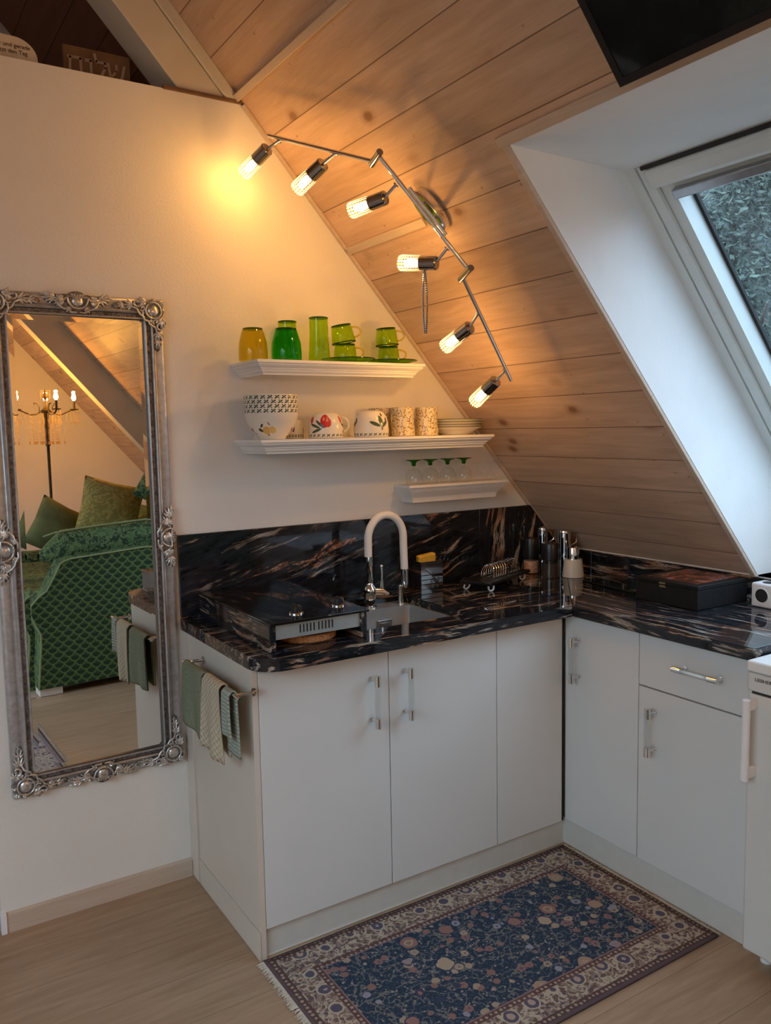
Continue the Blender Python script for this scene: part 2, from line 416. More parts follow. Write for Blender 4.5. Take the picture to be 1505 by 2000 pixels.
# mirror, ornate frame
g = NG('mirror_silvering'); g.set((.86, .86, .84), 0.0, 1); M['mirror'] = g.mat
g = NG('antique_silver'); v = g.coord(); nz = g.noise(v, 45, 5, .6)
geo = g.n('ShaderNodeNewGeometry')
pt = g.ramp(geo.outputs['Pointiness'], [(.44, .25), (.50, .85), (.54, 1.)])  # creases coloured darker, raised edges lighter
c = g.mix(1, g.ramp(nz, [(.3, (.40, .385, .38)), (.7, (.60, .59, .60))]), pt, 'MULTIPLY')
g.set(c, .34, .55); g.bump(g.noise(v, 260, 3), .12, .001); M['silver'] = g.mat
g = NG('bright_antique_silver'); v = g.coord(); g.set(g.ramp(g.noise(v, 120, 4, .7), [(.32, (.30, .27, .25)), (.5, (.62, .60, .58)), (.7, (.80, .78, .77))]), .30, .75); M['silver_hi'] = g.mat
g = NG('antique_silver_dark'); v = g.coord(); c = g.ramp(g.noise(v, 90, 5, .7), [(.35, (.07, .06, .055)), (.65, (.34, .31, .30))]); g.set(c, .45, .6); g.bump(g.noise(v, 160, 4), .5, .003); M['silver_dark'] = g.mat

# fabrics
g = NG('green_scale_fabric'); uv = g.sep(g.coord('UV')); w = .062
row = g.math('DIVIDE', uv[1], w*.5); fl = g.math('FLOOR', row); fy = g.math('FRACT', row)
fx = g.math('FRACT', g.math('ADD', g.math('DIVIDE', uv[0], w), g.math('MULTIPLY', fl, .5)))
dx = g.math('SUBTRACT', fx, .5); dy = g.math('MULTIPLY', g.math('SUBTRACT', 1.0, fy), .5)
d = g.math('SQRT', g.math('ADD', g.math('MULTIPLY', dx, dx), g.math('MULTIPLY', dy, dy)))
arc = g.math('LESS_THAN', g.math('ABSOLUTE', g.math('SUBTRACT', d, .46)), .06)
base = g.mix(g.math('LESS_THAN', d, .34), (.040, .095, .040), (.022, .050, .026))
nz = g.noise(g.coord(), 300, 2); arcc = g.mix(g.math('GREATER_THAN', nz, .5), (.17, .24, .08), (.11, .19, .07))
g.set(g.mix(arc, base, arcc), .85); M['scales'] = g.mat
def floral(name, a, b, c2, sc=9, th=.5):
    g = NG(name); v = g.coord(); n1 = g.noise(v, sc, 2, .5, 2.2); n2 = g.noise(v, sc*2.2, 3, .5, 1.5)
    leaf = g.math('GREATER_THAN', n1, th); vein = g.math('LESS_THAN', g.math('ABSOLUTE', g.math('SUBTRACT', n2, .5)), .035)
    c = g.mix(leaf, a, b); c = g.mix(g.math('MULTIPLY', vein, .8), c, c2)
    g.set(c, .85); g.bump(g.noise(v, 200, 2), .2, .002); return g.mat
M['floral'] = floral('green_floral_fabric', (.018, .045, .024), (.07, .14, .055), (.17, .24, .10))
M['floral_gold'] = floral('gold_green_fabric', (.28, .22, .06), (.42, .34, .10), (.18, .20, .07), 16)
M['cushion_teal'] = plain('dark_teal_fabric', (.13, .15, .06), .85, vary=.3, scale=8)
M['piping'] = plain('pale_green_piping', (.28, .36, .18), .8)
def towel(name, a, b, sc, kind):
    g = NG(name); uv = g.sep(g.coord('UV'))
    if kind == 'waffle':
        w1 = g.math('SINE', g.math('MULTIPLY', uv[0], 2*pi*sc)); w2 = g.math('SINE', g.math('MULTIPLY', uv[1], 2*pi*sc)); h = g.math('MULTIPLY', w1, w2)
    elif kind == 'stripe': h = g.math('SINE', g.math('MULTIPLY', uv[1], 2*pi*sc))
    else: h = g.noise(g.coord(), 150, 3)
    f = g.ramp(h, [(.35, 0.), (.65, 1.)]) if kind == 'plain' else g.math('MULTIPLY_ADD', h, .5, .5, True)
    g.set(g.mix(f, a, b), .95, Specular_IOR_Level=.1); g.bump(h, .5, .003); return g.mat
M['towel_green'] = towel('sage_terry', (.18, .20, .135), (.25, .27, .19), 60, 'plain')
M['towel_beige'] = towel('beige_waffle', (.40, .34, .24), (.60, .53, .40), 55, 'waffle')
M['towel_stripe'] = towel('grey_green_stripe', (.27, .30, .25), (.39, .42, .36), 90, 'stripe')
g = NG('cork'); v = g.coord(); g.set(g.ramp(g.noise(v, 160, 4, .7), [(.35, (.26, .09, .03)), (.6, (.52, .23, .085)), (.8, (.62, .31, .13))]), .85); g.bump(g.noise(v, 180, 3), .4, .003); M['cork'] = g.mat

# patterned china (UV: u 0..1 round, v = metres along profile)
def china(name, kind):
    g = NG(name); uv = g.sep(g.coord('UV')); U, V = uv[0], uv[1]
    col = (.74, .70, .62)
    def ell(cu, cv, ru, rv, rot=0):
        du = g.math('DIVIDE', g.math('SUBTRACT', U, cu), 1); dv = g.math('MULTIPLY', g.math('SUBTRACT', V, cv), 1/.40)
        x = g.math('ADD', g.math('MULTIPLY', du, cos(rot)), g.math('MULTIPLY', dv, sin(rot))); y = g.math('SUBTRACT', g.math('MULTIPLY', dv, cos(rot)), g.math('MULTIPLY', du, sin(rot)))
        q = g.math('ADD', g.math('POWER', g.math('ABSOLUTE', g.math('DIVIDE', x, ru)), 2), g.math('POWER', g.math('ABSOLUTE', g.math('DIVIDE', y, rv)), 2))
        return g.math('LESS_THAN', q, 1.0)
    if kind == 'chintz':
        P = g.comb(g.math('MULTIPLY', U, .30), V); n = g.noise(P, 60, 3, .6, 0, 1)
        wv = g.n('ShaderNodeVectorMath', operation='MULTIPLY_ADD'); g.l(n, wv.inputs[0]); wv.inputs[1].default_value = (.008, .008, 0); g.l(P, wv.inputs[2])
        d = g.vor(wv.outputs[0], 125, 'F1', 1); cc = g.vor(wv.outputs[0], 125, 'F1', 1, 'Color')
        pc = g.ramp(cc, [(.25, (.30, .16, .07)), (.45, (.20, .22, .07)), (.62, (.45, .30, .10)), (.8, (.30, .20, .12))], 'CONSTANT')
        c = g.mix(g.math('LESS_THAN', d, .42), (.72, .64, .48), pc)
        vine = g.math('LESS_THAN', g.math('ABSOLUTE', g.math('SUBTRACT', g.noise(P, 90, 2), .5)), .02); c = g.mix(g.math('MULTIPLY', vine, .7), c, (.42, .32, .16))
    else:
        c = col
        def sprigs(v0, v1, nrep, cc, c_in):
            # a band of leaning leaf marks between v0 and v1
            h = v1-v0; fu = g.math('FRACT', g.math('MULTIPLY', U, nrep)); fv = g.math('DIVIDE', g.math('SUBTRACT', V, v0), h)
            inb = g.math('MULTIPLY', g.math('GREATER_THAN', fv, 0), g.math('LESS_THAN', fv, 1))
            m = None
            for (cx_, cy_, a_, ra, rb) in ((.35, .38, .7, .26, .13), (.66, .66, .9, .24, .12), (.34, .72, -.8, .17, .09), (.74, .32, -.5, .15, .09)):
                x = g.math('SUBTRACT', fu, cx_); y = g.math('SUBTRACT', fv, cy_)
                xr = g.math('ADD', g.math('MULTIPLY', x, cos(a_)), g.math('MULTIPLY', y, sin(a_))); yr = g.math('SUBTRACT', g.math('MULTIPLY', y, cos(a_)), g.math('MULTIPLY', x, sin(a_)))
                q = g.math('ADD', g.math('POWER', g.math('ABSOLUTE', g.math('DIVIDE', xr, ra)), 2), g.math('POWER', g.math('ABSOLUTE', g.math('DIVIDE', yr, rb)), 2))
                e = g.math('LESS_THAN', q, 1); m = e if m is None else g.math('MAXIMUM', m, e)
            return g.mix(g.math('MULTIPLY', m, inb), c_in, cc)
        gr = (.045, .075, .045)
        if kind == 'bowl':
            c = sprigs(.146, .164, 24, gr, c)
            u0 = .72
            for (a, b_, ra, rb, r_, k_) in ((u0, .085, .030, .042, 0, (.62, .42, .14)), (u0+.045, .088, .026, .038, .3, (.66, .48, .20)), (u0-.045, .088, .014, .022, .6, gr), (u0-.03, .105, .008, .02, -.5, gr), (u0+.02, .112, .004, .018, .4, (.25, .10, .05)), (u0-.135, .09, .012, .02, .2, (.40, .07, .08)), (u0-.125, .075, .006, .02, .5, (.28, .10, .10)), (u0+.01, .066, .008, .012, 0, (.30, .14, .05))):
                for sh in (0, .36): c = g.mix(ell((a+sh) % 1.0, b_, ra, rb, r_), c, k_)
        elif kind in ('redflower', 'greenleaf', 'violet'):
            c = sprigs(.004, .018, 22, gr, c)
            for u0 in (.72, .38, .05):
                if kind == 'redflower':
                    for (a, b_, ra, rb, r_, k_) in ((u0, .062, .045, .06, 0, (.52, .03, .03)), (u0+.03, .056, .030, .042, 0, (.60, .06, .05)), (u0-.012, .068, .012, .018, 0, (.68, .25, .20)), (u0+.022, .064, .012, .016, 0, (.70, .28, .22)), (u0-.05, .050, .012, .055, .9, gr), (u0-.10, .044, .012, .055, 1.25, gr), (u0-.08, .028, .012, .055, 1.9, gr), (u0-.15, .066, .022, .035, .2, (.50, .06, .05))):
                        c = g.mix(ell(a % 1.0, b_, ra, rb, r_), c, k_)
                elif kind == 'greenleaf':
                    for (a, b_, ra, rb, r_, k_) in ((u0, .058, .022, .055, .3, (.07, .12, .07)), (u0-.06, .048, .016, .055, 1.2, (.06, .10, .06)), (u0+.045, .048, .016, .05, -1.0, (.07, .12, .07)), (u0+.07, .062, .014, .024, 0, (.10, .07, .12)), (u0+.01, .034, .010, .022, 0, (.10, .12, .16)), (u0+.02, .082, .012, .018, 0, (.05, .05, .08))):
                        c = g.mix(ell(a % 1.0, b_, ra, rb, r_), c, k_)
                else:
                    for (a, b_, ra, rb, r_, k_) in ((u0, .040, .035, .04, 0, (.10, .07, .16)), (u0+.04, .036, .02, .03, 0, (.15, .10, .22)), (u0-.08, .028, .018, .03, .6, gr), (u0+.005, .040, .01, .014, 0, (.5, .35, .2))):
                        c = g.mix(ell(a % 1.0, b_, ra, rb, r_), c, k_)
    g.set(c, .22); return g.mat
for k in ('chintz', 'bowl', 'redflower', 'greenleaf', 'violet'): M[k] = china('china_'+k, k)
M['china'] = plain('cream_china', (.72, .68, .60), .2, vary=.02)
M['china_green_rim'] = plain('dark_green_rim', (.08, .10, .06), .25)
M['pink_salt'] = plain('pink_salt_grains', (.80, .42, .28), .6, vary=.45, scale=130, bump=.6)
M['pepper'] = plain('dark_peppercorns', (.045, .030, .020), .6, vary=.6, scale=150, bump=.6)
M['sugar'] = plain('white_milk_glass', (.72, .66, .56), .15, vary=.02)
M['leaf'] = plain('tree_leaves', (.085, .11, .085), .7, vary=.5, scale=3)
M['bark'] = plain('tree_bark', (.10, .08, .06), .9, vary=.3, scale=12)
M['grass'] = plain('meadow', (.020, .025, .028), .9, vary=.3, scale=2)
M['sign_cream'] = plain('cream_sign_board', (.62, .55, .44), .6)
M['sign_brown'] = plain('brown_sign_board', (.16, .09, .05), .6, vary=.25, scale=14)
M['sign_ink'] = plain('brown_ink', (.10, .06, .04), .7)
M['sign_letter'] = plain('pale_letters', (.34, .27, .20), .6)

# ================================================================== STRUCTURE
def ceil_pt(s_, y, off=0):     # point on right slope: s_ = distance down the slope scaled so x = s_/KS ; off = inward
    x = s_/KS; p = Vector((x, y, CZ - MS*x)); return p + NR*off
# ceiling right: strips of boards round the skylight opening
OX0, OX1, OY0, OY1 = .612, 1.756, -2.22, -.985        # opening in x and y
def slope_piece(mb, s0, s1, y0, y1, th=.02, left=False):
    def P(s_, y, off):
        p = ceil_pt(s_, y, -off)
        if left: p = Vector((2*XR - p.x, p.y, p.z))
        return p
    vs = [P(s0, y0, 0), P(s1, y0, 0), P(s1, y1, 0), P(s0, y1, 0), P(s0, y0, th), P(s1, y0, th), P(s1, y1, th), P(s0, y1, th)]
    uv = [(y0, s0), (y0, s1), (y1, s1), (y1, s0)]*2
    mb.add(vs, [(0,1,2,3),(7,6,5,4)], 0, uv)
SR = XR*KS; SB = 1.752*KS
S0, S1 = OX0*KS, OX1*KS
mb = MB()
slope_piece(mb, SR, S0, YB-.1, 0.0); slope_piece(mb, S0, SB, YB-.1, OY0); slope_piece(mb, S0, SB, OY1+.006, 0.0)
o = struct(mb.build('ceiling', M['pine'], smooth=0)); o['label'] = 'sloping ceiling of white-washed pine boards'
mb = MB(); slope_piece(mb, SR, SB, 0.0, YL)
o = struct(mb.build('ceiling_loft', M['pine_shaded'], smooth=0)); o.name = 'ceiling'
# left slope with an unseen opening added to let in fill daylight
LS0, LS1, LY0, LY1 = .75*KS, 2.2*KS, -4.1, -1.3
mb = MB()
def lp(s0, s1, y0, y1): slope_piece(mb, s0, s1, y0, y1, left=True)
SLB = (2*XR + 3.75)*KS
WA, WB = SR+2.0, SR+3.8
lp(SR, WA, YB-.1, YL); lp(WA, WB, YB-.1, LY0); lp(WA, WB, LY1, YL); lp(WB, SLB, YB-.1, YL)
struct(mb.build('ceiling', M['pine'], smooth=0))
# frame of the added window behind the camera, unseen, there for fill daylight
def lpt(s_, y, off): 
    p = ceil_pt(s_, y, -off); return Vector((2*XR-p.x, p.y, p.z))
mb = MB()
for (a, b, c_, d_) in ((WA, WA+.07, LY0, LY1), (WB-.07, WB, LY0, LY1), (WA+.07, WB-.07, LY0, LY0+.07), (WA+.07, WB-.07, LY1-.07, LY1)):
    vs = [lpt(s_, y, t) for t in (.0, .08) for (s_, y) in ((a, c_), (b, c_), (b, d_), (a, d_))]
    mb.add(vs, [(0,1,2,3),(7,6,5,4),(0,4,5,1),(1,5,6,2),(2,6,7,3),(3,7,4,0)])
w2 = struct(mb.build('fill_window_2', M['frame_white']))
# walls
XK = 1.738; ZK = 1.004; XW0 = -.606
ZT0, ZT1 = 2.628, 2.632       # top edge of the kitchen wall
mb = MB()
mb.prism([(XW0, -.0), (XK, -.0), (XK, ZK), ((CZ-ZT1)/MS, ZT1), (XW0, ZT0)], 'y', 0, .12)
struct(mb.build('wall_back', M['plaster'], smooth=0))
mb = MB(); mb.box((-3.75, .12, 0), (XW0+.0, .22, 2.6)); struct(mb.build('wall_left_recess', M['plaster'], smooth=0)).name = 'wall_left'
mb = MB(); mb.box((-1.45, .06, 0), (-.66, .10, 2.0)); mb.box((-.66, .02, 0), (XW0-.001, .118, 2.05)); mb.box((-1.5, .02, 2.0), (-.66, .118, 2.05))
d1 = struct(mb.build('door_1', M['door_brown'], bevel=.003))
mb = MB(); mb.cyl((-.75, .05, 1.02), (-.75, .0, 1.02), .01); mb.tube([(-.75, .0, 1.02), (-.86, -.005, 1.02)], .009); mb.build('door_handle', M['chrome'], d1)
mb = MB(); mb.prism([(2*XR-XK, 0), (XK, 0), (XK, ZK), (XR, ZR), (2*XR-XK, ZK)], 'y', YB-.12, YB); struct(mb.build('wall_front', M['plaster'], smooth=0))
mb = MB(); mb.prism([(2*XR-XK, ZK), (XK, ZK), (XR, ZR)], 'y', YL, YL+.1); struct(mb.build('wall_loft', M['plaster'], smooth=0)).name = 'wall_back'
mb = MB(); mb.box((-3.75, .12, 2.52), (.38, YL, 2.6)); struct(mb.build('floor_loft', M['plaster'], smooth=0)).name = 'floor'
mb = MB(); mb.box((XK+.0, YB, -.05), (XK+.1, OY1+.0, .985)); mb.box((XK, OY1, -.05), (XK+.1, .12, ZK)); mb.box((XK, YB, .985), (XK+.1, OY0, ZK)); struct(mb.build('wall_right', M['plaster'], smooth=0))
mb = MB(); mb.box((2*XR-XK-.1, YB, -.05), (2*XR-XK, YL, ZK)); struct(mb.build('wall_left', M['plaster'], smooth=0))
mb = MB()
mb.add([(-3.75, YB, 0), (XK, YB, 0), (XK, .12, 0), (-3.75, .12, 0), (-3.75, YB, -.08), (XK, YB, -.08), (XK, .12, -.08), (-3.75, .12, -.08)],
       [(0,1,2,3),(7,6,5,4),(0,4,5,1),(1,5,6,2),(2,6,7,3),(3,7,4,0)], 0, [(-3.75, YB), (XK, YB), (XK, .12), (-3.75, .12)]*2)
struct(mb.build('floor', M['floor'], smooth=0))
# baseboard with white end cap
mb = MB()
mb.add([(XW0+.012, -.014, .0), (.0, -.014, 0), (.0, -.014, .058), (XW0+.012, -.014, .058), (XW0+.012, 0, .0), (.0, 0, 0), (.0, -.0, .062), (XW0+.012, -.0, .062)],
       [(0,1,2,3),(7,6,5,4),(0,4,5,1),(1,5,6,2),(2,6,7,3),(3,7,4,0)], 0, [(-.6, 0), (0, 0), (0, .06), (-.6, .06)]*2)
bb = struct(mb.build('baseboard_back', M['trim_wood'], smooth=0))
mb = MB(); mb.box((XW0-.004, -.018, 0), (XW0+.014, .06, .065)); mb.build('end_cap', M['white_plastic'], bb, bevel=.002)
# pine trims on the ceiling
def slope_box(mb, s0, s1, y0, y1, o0, o1):
    vs = [ceil_pt(s_, y, t) for t in (o0, o1) for (s_, y) in ((s0, y0), (s1, y0), (s1, y1), (s0, y1))]
    uv = [(y0, s0), (y0, s1), (y1, s1), (y1, s0)]*2
    mb.add(vs, [(0,1,2,3),(7,6,5,4),(0,4,5,1),(1,5,6,2),(2,6,7,3),(3,7,4,0)], 0, uv)
mb = MB(); slope_box(mb, .398, .424, -5.1, .02, 0, .016); struct(mb.build('trim_1', M['trim_wood'], bevel=.003))
mb = MB(); slope_box(mb, 1.016, 1.044, -.50, 0, 0, .010); struct(mb.build('trim_2', M['trim_wood'], bevel=.002))
mb = MB(); slope_box(mb, .44, SB-.02, -.018, 0, 0, .010); struct(mb.build('trim_3', M['trim_wood'], bevel=.002))
# casing round skylight opening
mb = MB(); slope_box(mb, S0-.028, S1, OY1+.001, OY1+.020, 0, .012)
slope_box(mb, S0-.030, S0, OY0-.08, OY1+.030, 0, .012); slope_box(mb, S0, S1, OY0-.03, OY0, 0, .012)
struct(mb.build('trim_4', M['trim_wood'], bevel=.002))
# rafter end standing on the wall, running up the slope
def rafter(name, y0, y1, o0, o1, xa, xb, lab):
    mb = MB(); P = []
    for y in (y0, y1):
        for (x, o_) in ((xa, o0), (xb, o0), (xb, o1), (xa, o1)):
            p = ceil_pt(x*KS, y, o_); P.append(p)
    mb.add(P, [(0,1,2,3),(7,6,5,4),(0,4,5,1),(1,5,6,2),(2,6,7,3),(3,7,4,0)])
    o = mb.build(name, M['beam'], bevel=.004); return o
# cut the lower end horizontally on the wall top
mb = MB(); zt = ZT1+.004
def off_pt(x, o_): p = ceil_pt(x*KS, 0, o_); return (p.x, p.z)
def at_z(o_, z): # point at inward offset o_ with height z
    x = (CZ - o_*KS - z)/MS; return (x, z)
xa = -.90
poly = [at_z(.042, zt), off_pt(xa, .042), off_pt(xa, .16), at_z(.16, zt)]
mb.prism(poly, 'y', -.004, .14); 
bm1 = mb.build('roof_beam', M['beam'], bevel=.004); struct(bm1); bm1.name = 'trim_5'; bm1['label'] = 'cream painted rafter rising from the wall corner'
mb = MB(); poly = [at_z(.0, zt), off_pt(xa, .0), off_pt(xa, .040), at_z(.040, zt)]; mb.prism(poly, 'y', -.010, .02); struct(mb.build('trim_6', M['beam'], bevel=.003))
mb = MB(); mb.box((.02, -.012, ZT1-.004), (.296, .04, ZT1+.006)); struct(mb.build('trim_7', M['sign_brown'], bevel=.001))
# second beam across the room (seen in the mirror)
o = rafter('trim_8', -3.80, -3.68, .0, .19, XR+.05, 1.66, ''); struct(o)

# skylight reveal, frame, sash, blind, pane
def roofp(x, y, d): p = Vector((x, y, CZ-MS*x)); return p - NR*d   # d outward
A = (OX0, CZ-MS*OX0); B = (1.043, 2.263); Dp = (1.95, 2.263-MS*(1.95-1.043)); E_ = (1.95, .985); F_ = (OX1, .985)
mb = MB()
poly = [A, B, Dp, E_, F_]
mb.prism(poly, 'y', OY1, OY1+.02); mb.prism(poly, 'y', OY0-.02, OY0)
def plank(p, q, t):
    v = Vector((q[0]-p[0], q[1]-p[1])).normalized(); n = Vector((v.y, -v.x))*t
    mb.prism([p, q, (q[0]+n.x, q[1]+n.y), (p[0]+n.x, p[1]+n.y)], 'y', OY0-.02, OY1+.02)
plank((A[0]-.0, A[1]), (B[0]+.03, B[1]), -.02); plank(F_, E_, .02); plank((E_[0], E_[1]-.02), (Dp[0], Dp[1]+.02), .02)
struct(mb.build('window_reveal', M['reveal'], smooth=0)).name = 'wall_right'
def fp(x, y, d):   # point of the sash plane, d = extra outward depth
    p = Vector((x, y, 2.263-MS*(x-1.043))); return p - NR*d
def fbar(mb, xa, xb, ya, yb, da, db):
    vs = [fp(x, y, t) for t in (da, db) for (x, y) in ((xa, ya), (xb, ya), (xb, yb), (xa, yb))]
    mb.add(vs, [(0,1,2,3),(7,6,5,4),(0,4,5,1),(1,5,6,2),(2,6,7,3),(3,7,4,0)])
X0, X1 = 1.043, 1.95
mb = MB()
def ring(mb, xa, xb, ya, yb, w, wx, da, db):
    fbar(mb, xa, xb, yb-w, yb, da, db); fbar(mb, xa, xb, ya, ya+w, da, db); fbar(mb, xa, xa+wx, ya+w, yb-w, da, db); fbar(mb, xb-wx, xb, ya+w, yb-w, da, db)
ring(mb, X0-.01, X1, OY0, OY1, .036, .010, 0, .12)
win = struct(mb.build('window_1', M['frame_white'], bevel=.003)); win['label'] = 'roof window with white frame'
mb = MB(); ring(mb, X0+.004, X1-.012, OY0+.040, OY1-.040, .030, .02, .004, .10); ring(mb, X0+.02, X1-.02, OY0+.072, OY1-.072, .036, .05, .020, .10)
mb.build('window_sash', M['frame_white'], win, bevel=.004)
mb = MB(); fbar(mb, X0+.012, X0+.052, OY0+.06, OY1-.060, -.014, .03); bh = mb.build('blind_housing', M['frame_white'], win, bevel=.014, seg=4)
mb = MB(); fbar(mb, X0+.0035, X0+.0105, OY0+.06, OY1-.055, -.0015, .004); mb.build('housing_gap_shade', M['rubber'], win)  # dark strip standing in for the shaded gap above the housing
mb = MB(); fbar(mb, X0+.066, X0+.086, OY0+.11, OY1-.112, .0, .03); mb.build('blind_rail', M['steel'], win, bevel=.004)
mb = MB(); fbar(mb, X0+.07, X1-.06, OY1-.119, OY1-.109, .080, .0915); fbar(mb, X0+.07, X1-.06, OY0+.109, OY0+.119, .080, .0915); mb.build('seal', M['rubber'], win)
mb = MB(); fbar(mb, X0+.06, X1-.06, OY0+.105, OY1-.105, .092, .096); mb.build('pane', M['pane'], win, smooth=0)

# ================================================================== OUTSIDE
mb = MB()
def hill(u, v):
    x = 2.6+26*u; y = -14+34*v; t = max(0, (x+.35*y-12)/10); return Vector((x, y, -3+6.5*t**1.2+.5*sin(x*1.3+y)*min(1, t)))
mb.grid(hill, 40, 40)
o = tag(mb.build('hillside', M['grass']), 'dark wooded hillside rising behind the trees outside', 'hillside', kind='structure')
def tree(x, y, h, r, seed, lab):
    rnd = random.Random(seed); root = thing('tree', lab, 'tree', (x, y, -3), 'trees outside the roof window')
    mb = MB(); mb.tube([(x, y, -3), (x+.1, y, -3+h*.5), (x, y+.1, -3+h*.9)], [.18, .12, .03], 8)
    for k in range(9):
        a = rnd.uniform(0, 6.28); z = -3+h*rnd.uniform(.3, .8); L = r*rnd.uniform(.5, .9)
        mb.tube([(x, y, z), (x+cos(a)*L*.6, y+sin(a)*L*.6, z+.3), (x+cos(a)*L, y+sin(a)*L, z+.6)], [.05, .03, .01], 6)
    mb.build('trunk', M['bark'], root)
    mb = MB()
    for k in range(15000 if x < 9.3 and 2 < y < 5 else 5000):
        t = rnd.random(); z = -3+h*(.22+.78*t); rr = r*(1-t*.75)*sqrt(rnd.random())*rnd.uniform(.85, 1.1); a = rnd.uniform(0, 6.28)
        c = Vector((x+cos(a)*rr, y+sin(a)*rr, z)); s_ = rnd.uniform(.025, .06)
        u = Vector((rnd.gauss(0, 1), rnd.gauss(0, 1), rnd.gauss(0, 1))).normalized(); v_ = u.orthogonal().normalized()
        mb.add([c-u*s_, c-v_*s_*.42, c+u*s_, c+v_*s_*.42], [(0, 1, 2, 3)])
    o = mb.build('foliage', M['leaf'], root, smooth=0)
for (x, y, h, r, sd, lab) in ((6.5, 2.4, 7.2, 1.25, 1, 'leafy green tree standing nearest outside the roof window'), (9.2, 4.1, 9.0, 1.35, 2, 'taller leafy tree behind the nearest one'), (12.3, 6.6, 10.5, 1.9, 3, 'high tree rising farthest back outside the window'), (9.4, 1.1, 8.0, 1.4, 4, 'leafy tree to the right of the others outside'), (6.6, 5.2, 8.0, 1.3, 5, 'leafy tree to the left of the others outside')):
    tree(x, y, h, r, sd, lab)

# ================================================================== KITCHEN
ZB, ZW = .872, .910         # underside / top of the worktop
XF = 1.214                  # front plane of right doors
XWF = 1.179                 # front edge of right worktop
YWF = -.652; YD = -.581
YE = -1.345
def handle(mb_bar, mounts, p0, p1, out):
    """p0,p1 ends of bar centre line; out = vector to the door surface"""
    p0 = Vector(p0); p1 = Vector(p1); d = (p1-p0).normalized(); out = Vector(out)
    mb_bar.tube([p0+d*.02, p0.lerp(p1, .5), p1-d*.02], [.0085, .0100, .0085], 8)
    for (p, s_), mb_m in zip(((p0, 1), (p1, -1)), mounts):
        mb_m.cyl(p, p+d*s_*.032, .0095, n=16); mb_m.cyl(p+d*s_*.018, p+d*s_*.018+out*.97, .0045, n=12); mb_m.cyl(p+d*s_*.018+out*.9, p+d*s_*.018+out*.999, .008, n=14)
def add_handle(door, p0, p1, out):
    a = MB(); b = (MB(), MB()); handle(a, b, p0, p1, out)
    a.build('handle_bar', M['acrylic'], door)['label'] = 'clear acrylic bar'
    for q in b: q.build('handle_mount', M['chrome'], door)['label'] = 'chrome end sleeve and post'
def door_box(name, parent, a, b): 
    mb = MB(); mb.box(a, b); return mb.build(name, M['cabinet'], parent, bevel=.0015)
# left base unit, two doors, end panel
u1 = thing('base_cabinet', 'white two-door base cabinet under the hob with towels on its cream side', 'cabinet', (.46, -.3, 0))
mb = MB(); mb.box((.030, YD+.021, .095), (.046, -.03, ZB-.001)); mb.box((.880, YD+.021, .095), (.896, -.03, ZB-.001)); mb.box((.046, YD+.021, .095), (.880, -.03, .111)); mb.box((.046, -.038, .111), (.880, -.03, ZB-.001)); mb.build('carcass', M['cabinet'], u1)
mb = MB(); mb.box((.008, YD, 0.001), (.026, -.075, ZB-.001)); mb.build('side_panel', M['cabinet_side'], u1, bevel=.001)
mb = MB(); mb.box((.002, -.073, 0.001), (.020, -.001, ZB-.001)); mb.build('wall_filler', M['cabinet_side'], u1, bevel=.001)
mb = MB(); mb.box((.003, YD-.002, 0.001), (.0075, -.08, .088)); mb.build('side_kickboard', M['cabinet_side'], u1, bevel=.0008)
da = door_box('door', u1, (.0275, YD, .091), (.4625, YD+.019, ZB-.003)); add_handle(da, (.398, YD-.040, .792), (.398, YD-.040, .628), (0, .040, 0))
db = door_box('door', u1, (.4655, YD, .091), (.8965, YD+.019, ZB-.003)); add_handle(db, (.520, YD-.040, .796), (.520, YD-.040, .630), (0, .040, 0))
u2 = thing('corner_cabinet', 'white corner base cabinet with a plain door without handle', 'cabinet', (1.06, -.3, 0))
mb = MB(); mb.box((.899, YD+.021, .095), (XF+.004, -.03, ZB-.001)); mb.box((XF+.004, YD+.021, .095), (XK-.02, -.03, ZB-.001)); mb.build('carcass', M['cabinet'], u2)
door_box('door', u2, (.8995, YD, .091), (XF-.012, YD+.019, ZB-.003))
mb = MB(); mb.box((XF-.011, YD+.004, .091), (XF-.0005, YD+.020, ZB-.003)); mb.build('gap_strip', M['rubber'], u2)
u3 = thing('base_cabinet', 'narrow white cabinet right of the corner with one tall door and vertical handle', 'cabinet', (1.45, -.76, 0))
mb = MB(); mb.box((XF+.021, -.914, .105), (XK-.02, -.585, ZB-.001)); mb.build('carcass', M['cabinet'], u3)
dc = door_box('door', u3, (XF, -.9155, .100), (XF+.019, YD-.004, ZB-.003)); add_handle(dc, (XF-.039, -.651, .797), (XF-.039, -.651, .634), (.039, 0, 0))
u4 = thing('base_cabinet', 'white cabinet beside the fridge with a drawer above its door', 'cabinet', (1.45, -1.13, 0))
mb = MB(); mb.box((XF+.021, -1.34, .105), (XK-.02, -.917, ZB-.001)); mb.build('carcass', M['cabinet'], u4)
dr = door_box('drawer', u4, (XF, -1.34, .6935), (XF+.019, -.9185, ZB-.003)); add_handle(dr, (XF-.039, -1.078, .789), (XF-.039, -1.236, .789), (.039, 0, 0))
dd = door_box('door', u4, (XF, -1.34, .100), (XF+.019, -.9185, .6885)); add_handle(dd, (XF-.039, -.985, .636), (XF-.039, -.985, .478), (.039, 0, 0))
mb = MB(); mb.box((.027, -.567, 0.001), (1.2215, -.552, .089)); mb.box((.027, -.571, 0.001), (1.2215, -.5675, .006)); tag(mb.build('kickboard', M['plinth'], bevel=.0008), 'pale kickboard under the left run of white cabinets', 'kickboard')
mb = MB(); mb.box((1.222, -1.34, 0.001), (1.236, -.553, .098)); tag(mb.build('kickboard', M['plinth'], bevel=.0008), 'cream kickboard under the right run of cabinets beside the fridge', 'kickboard')

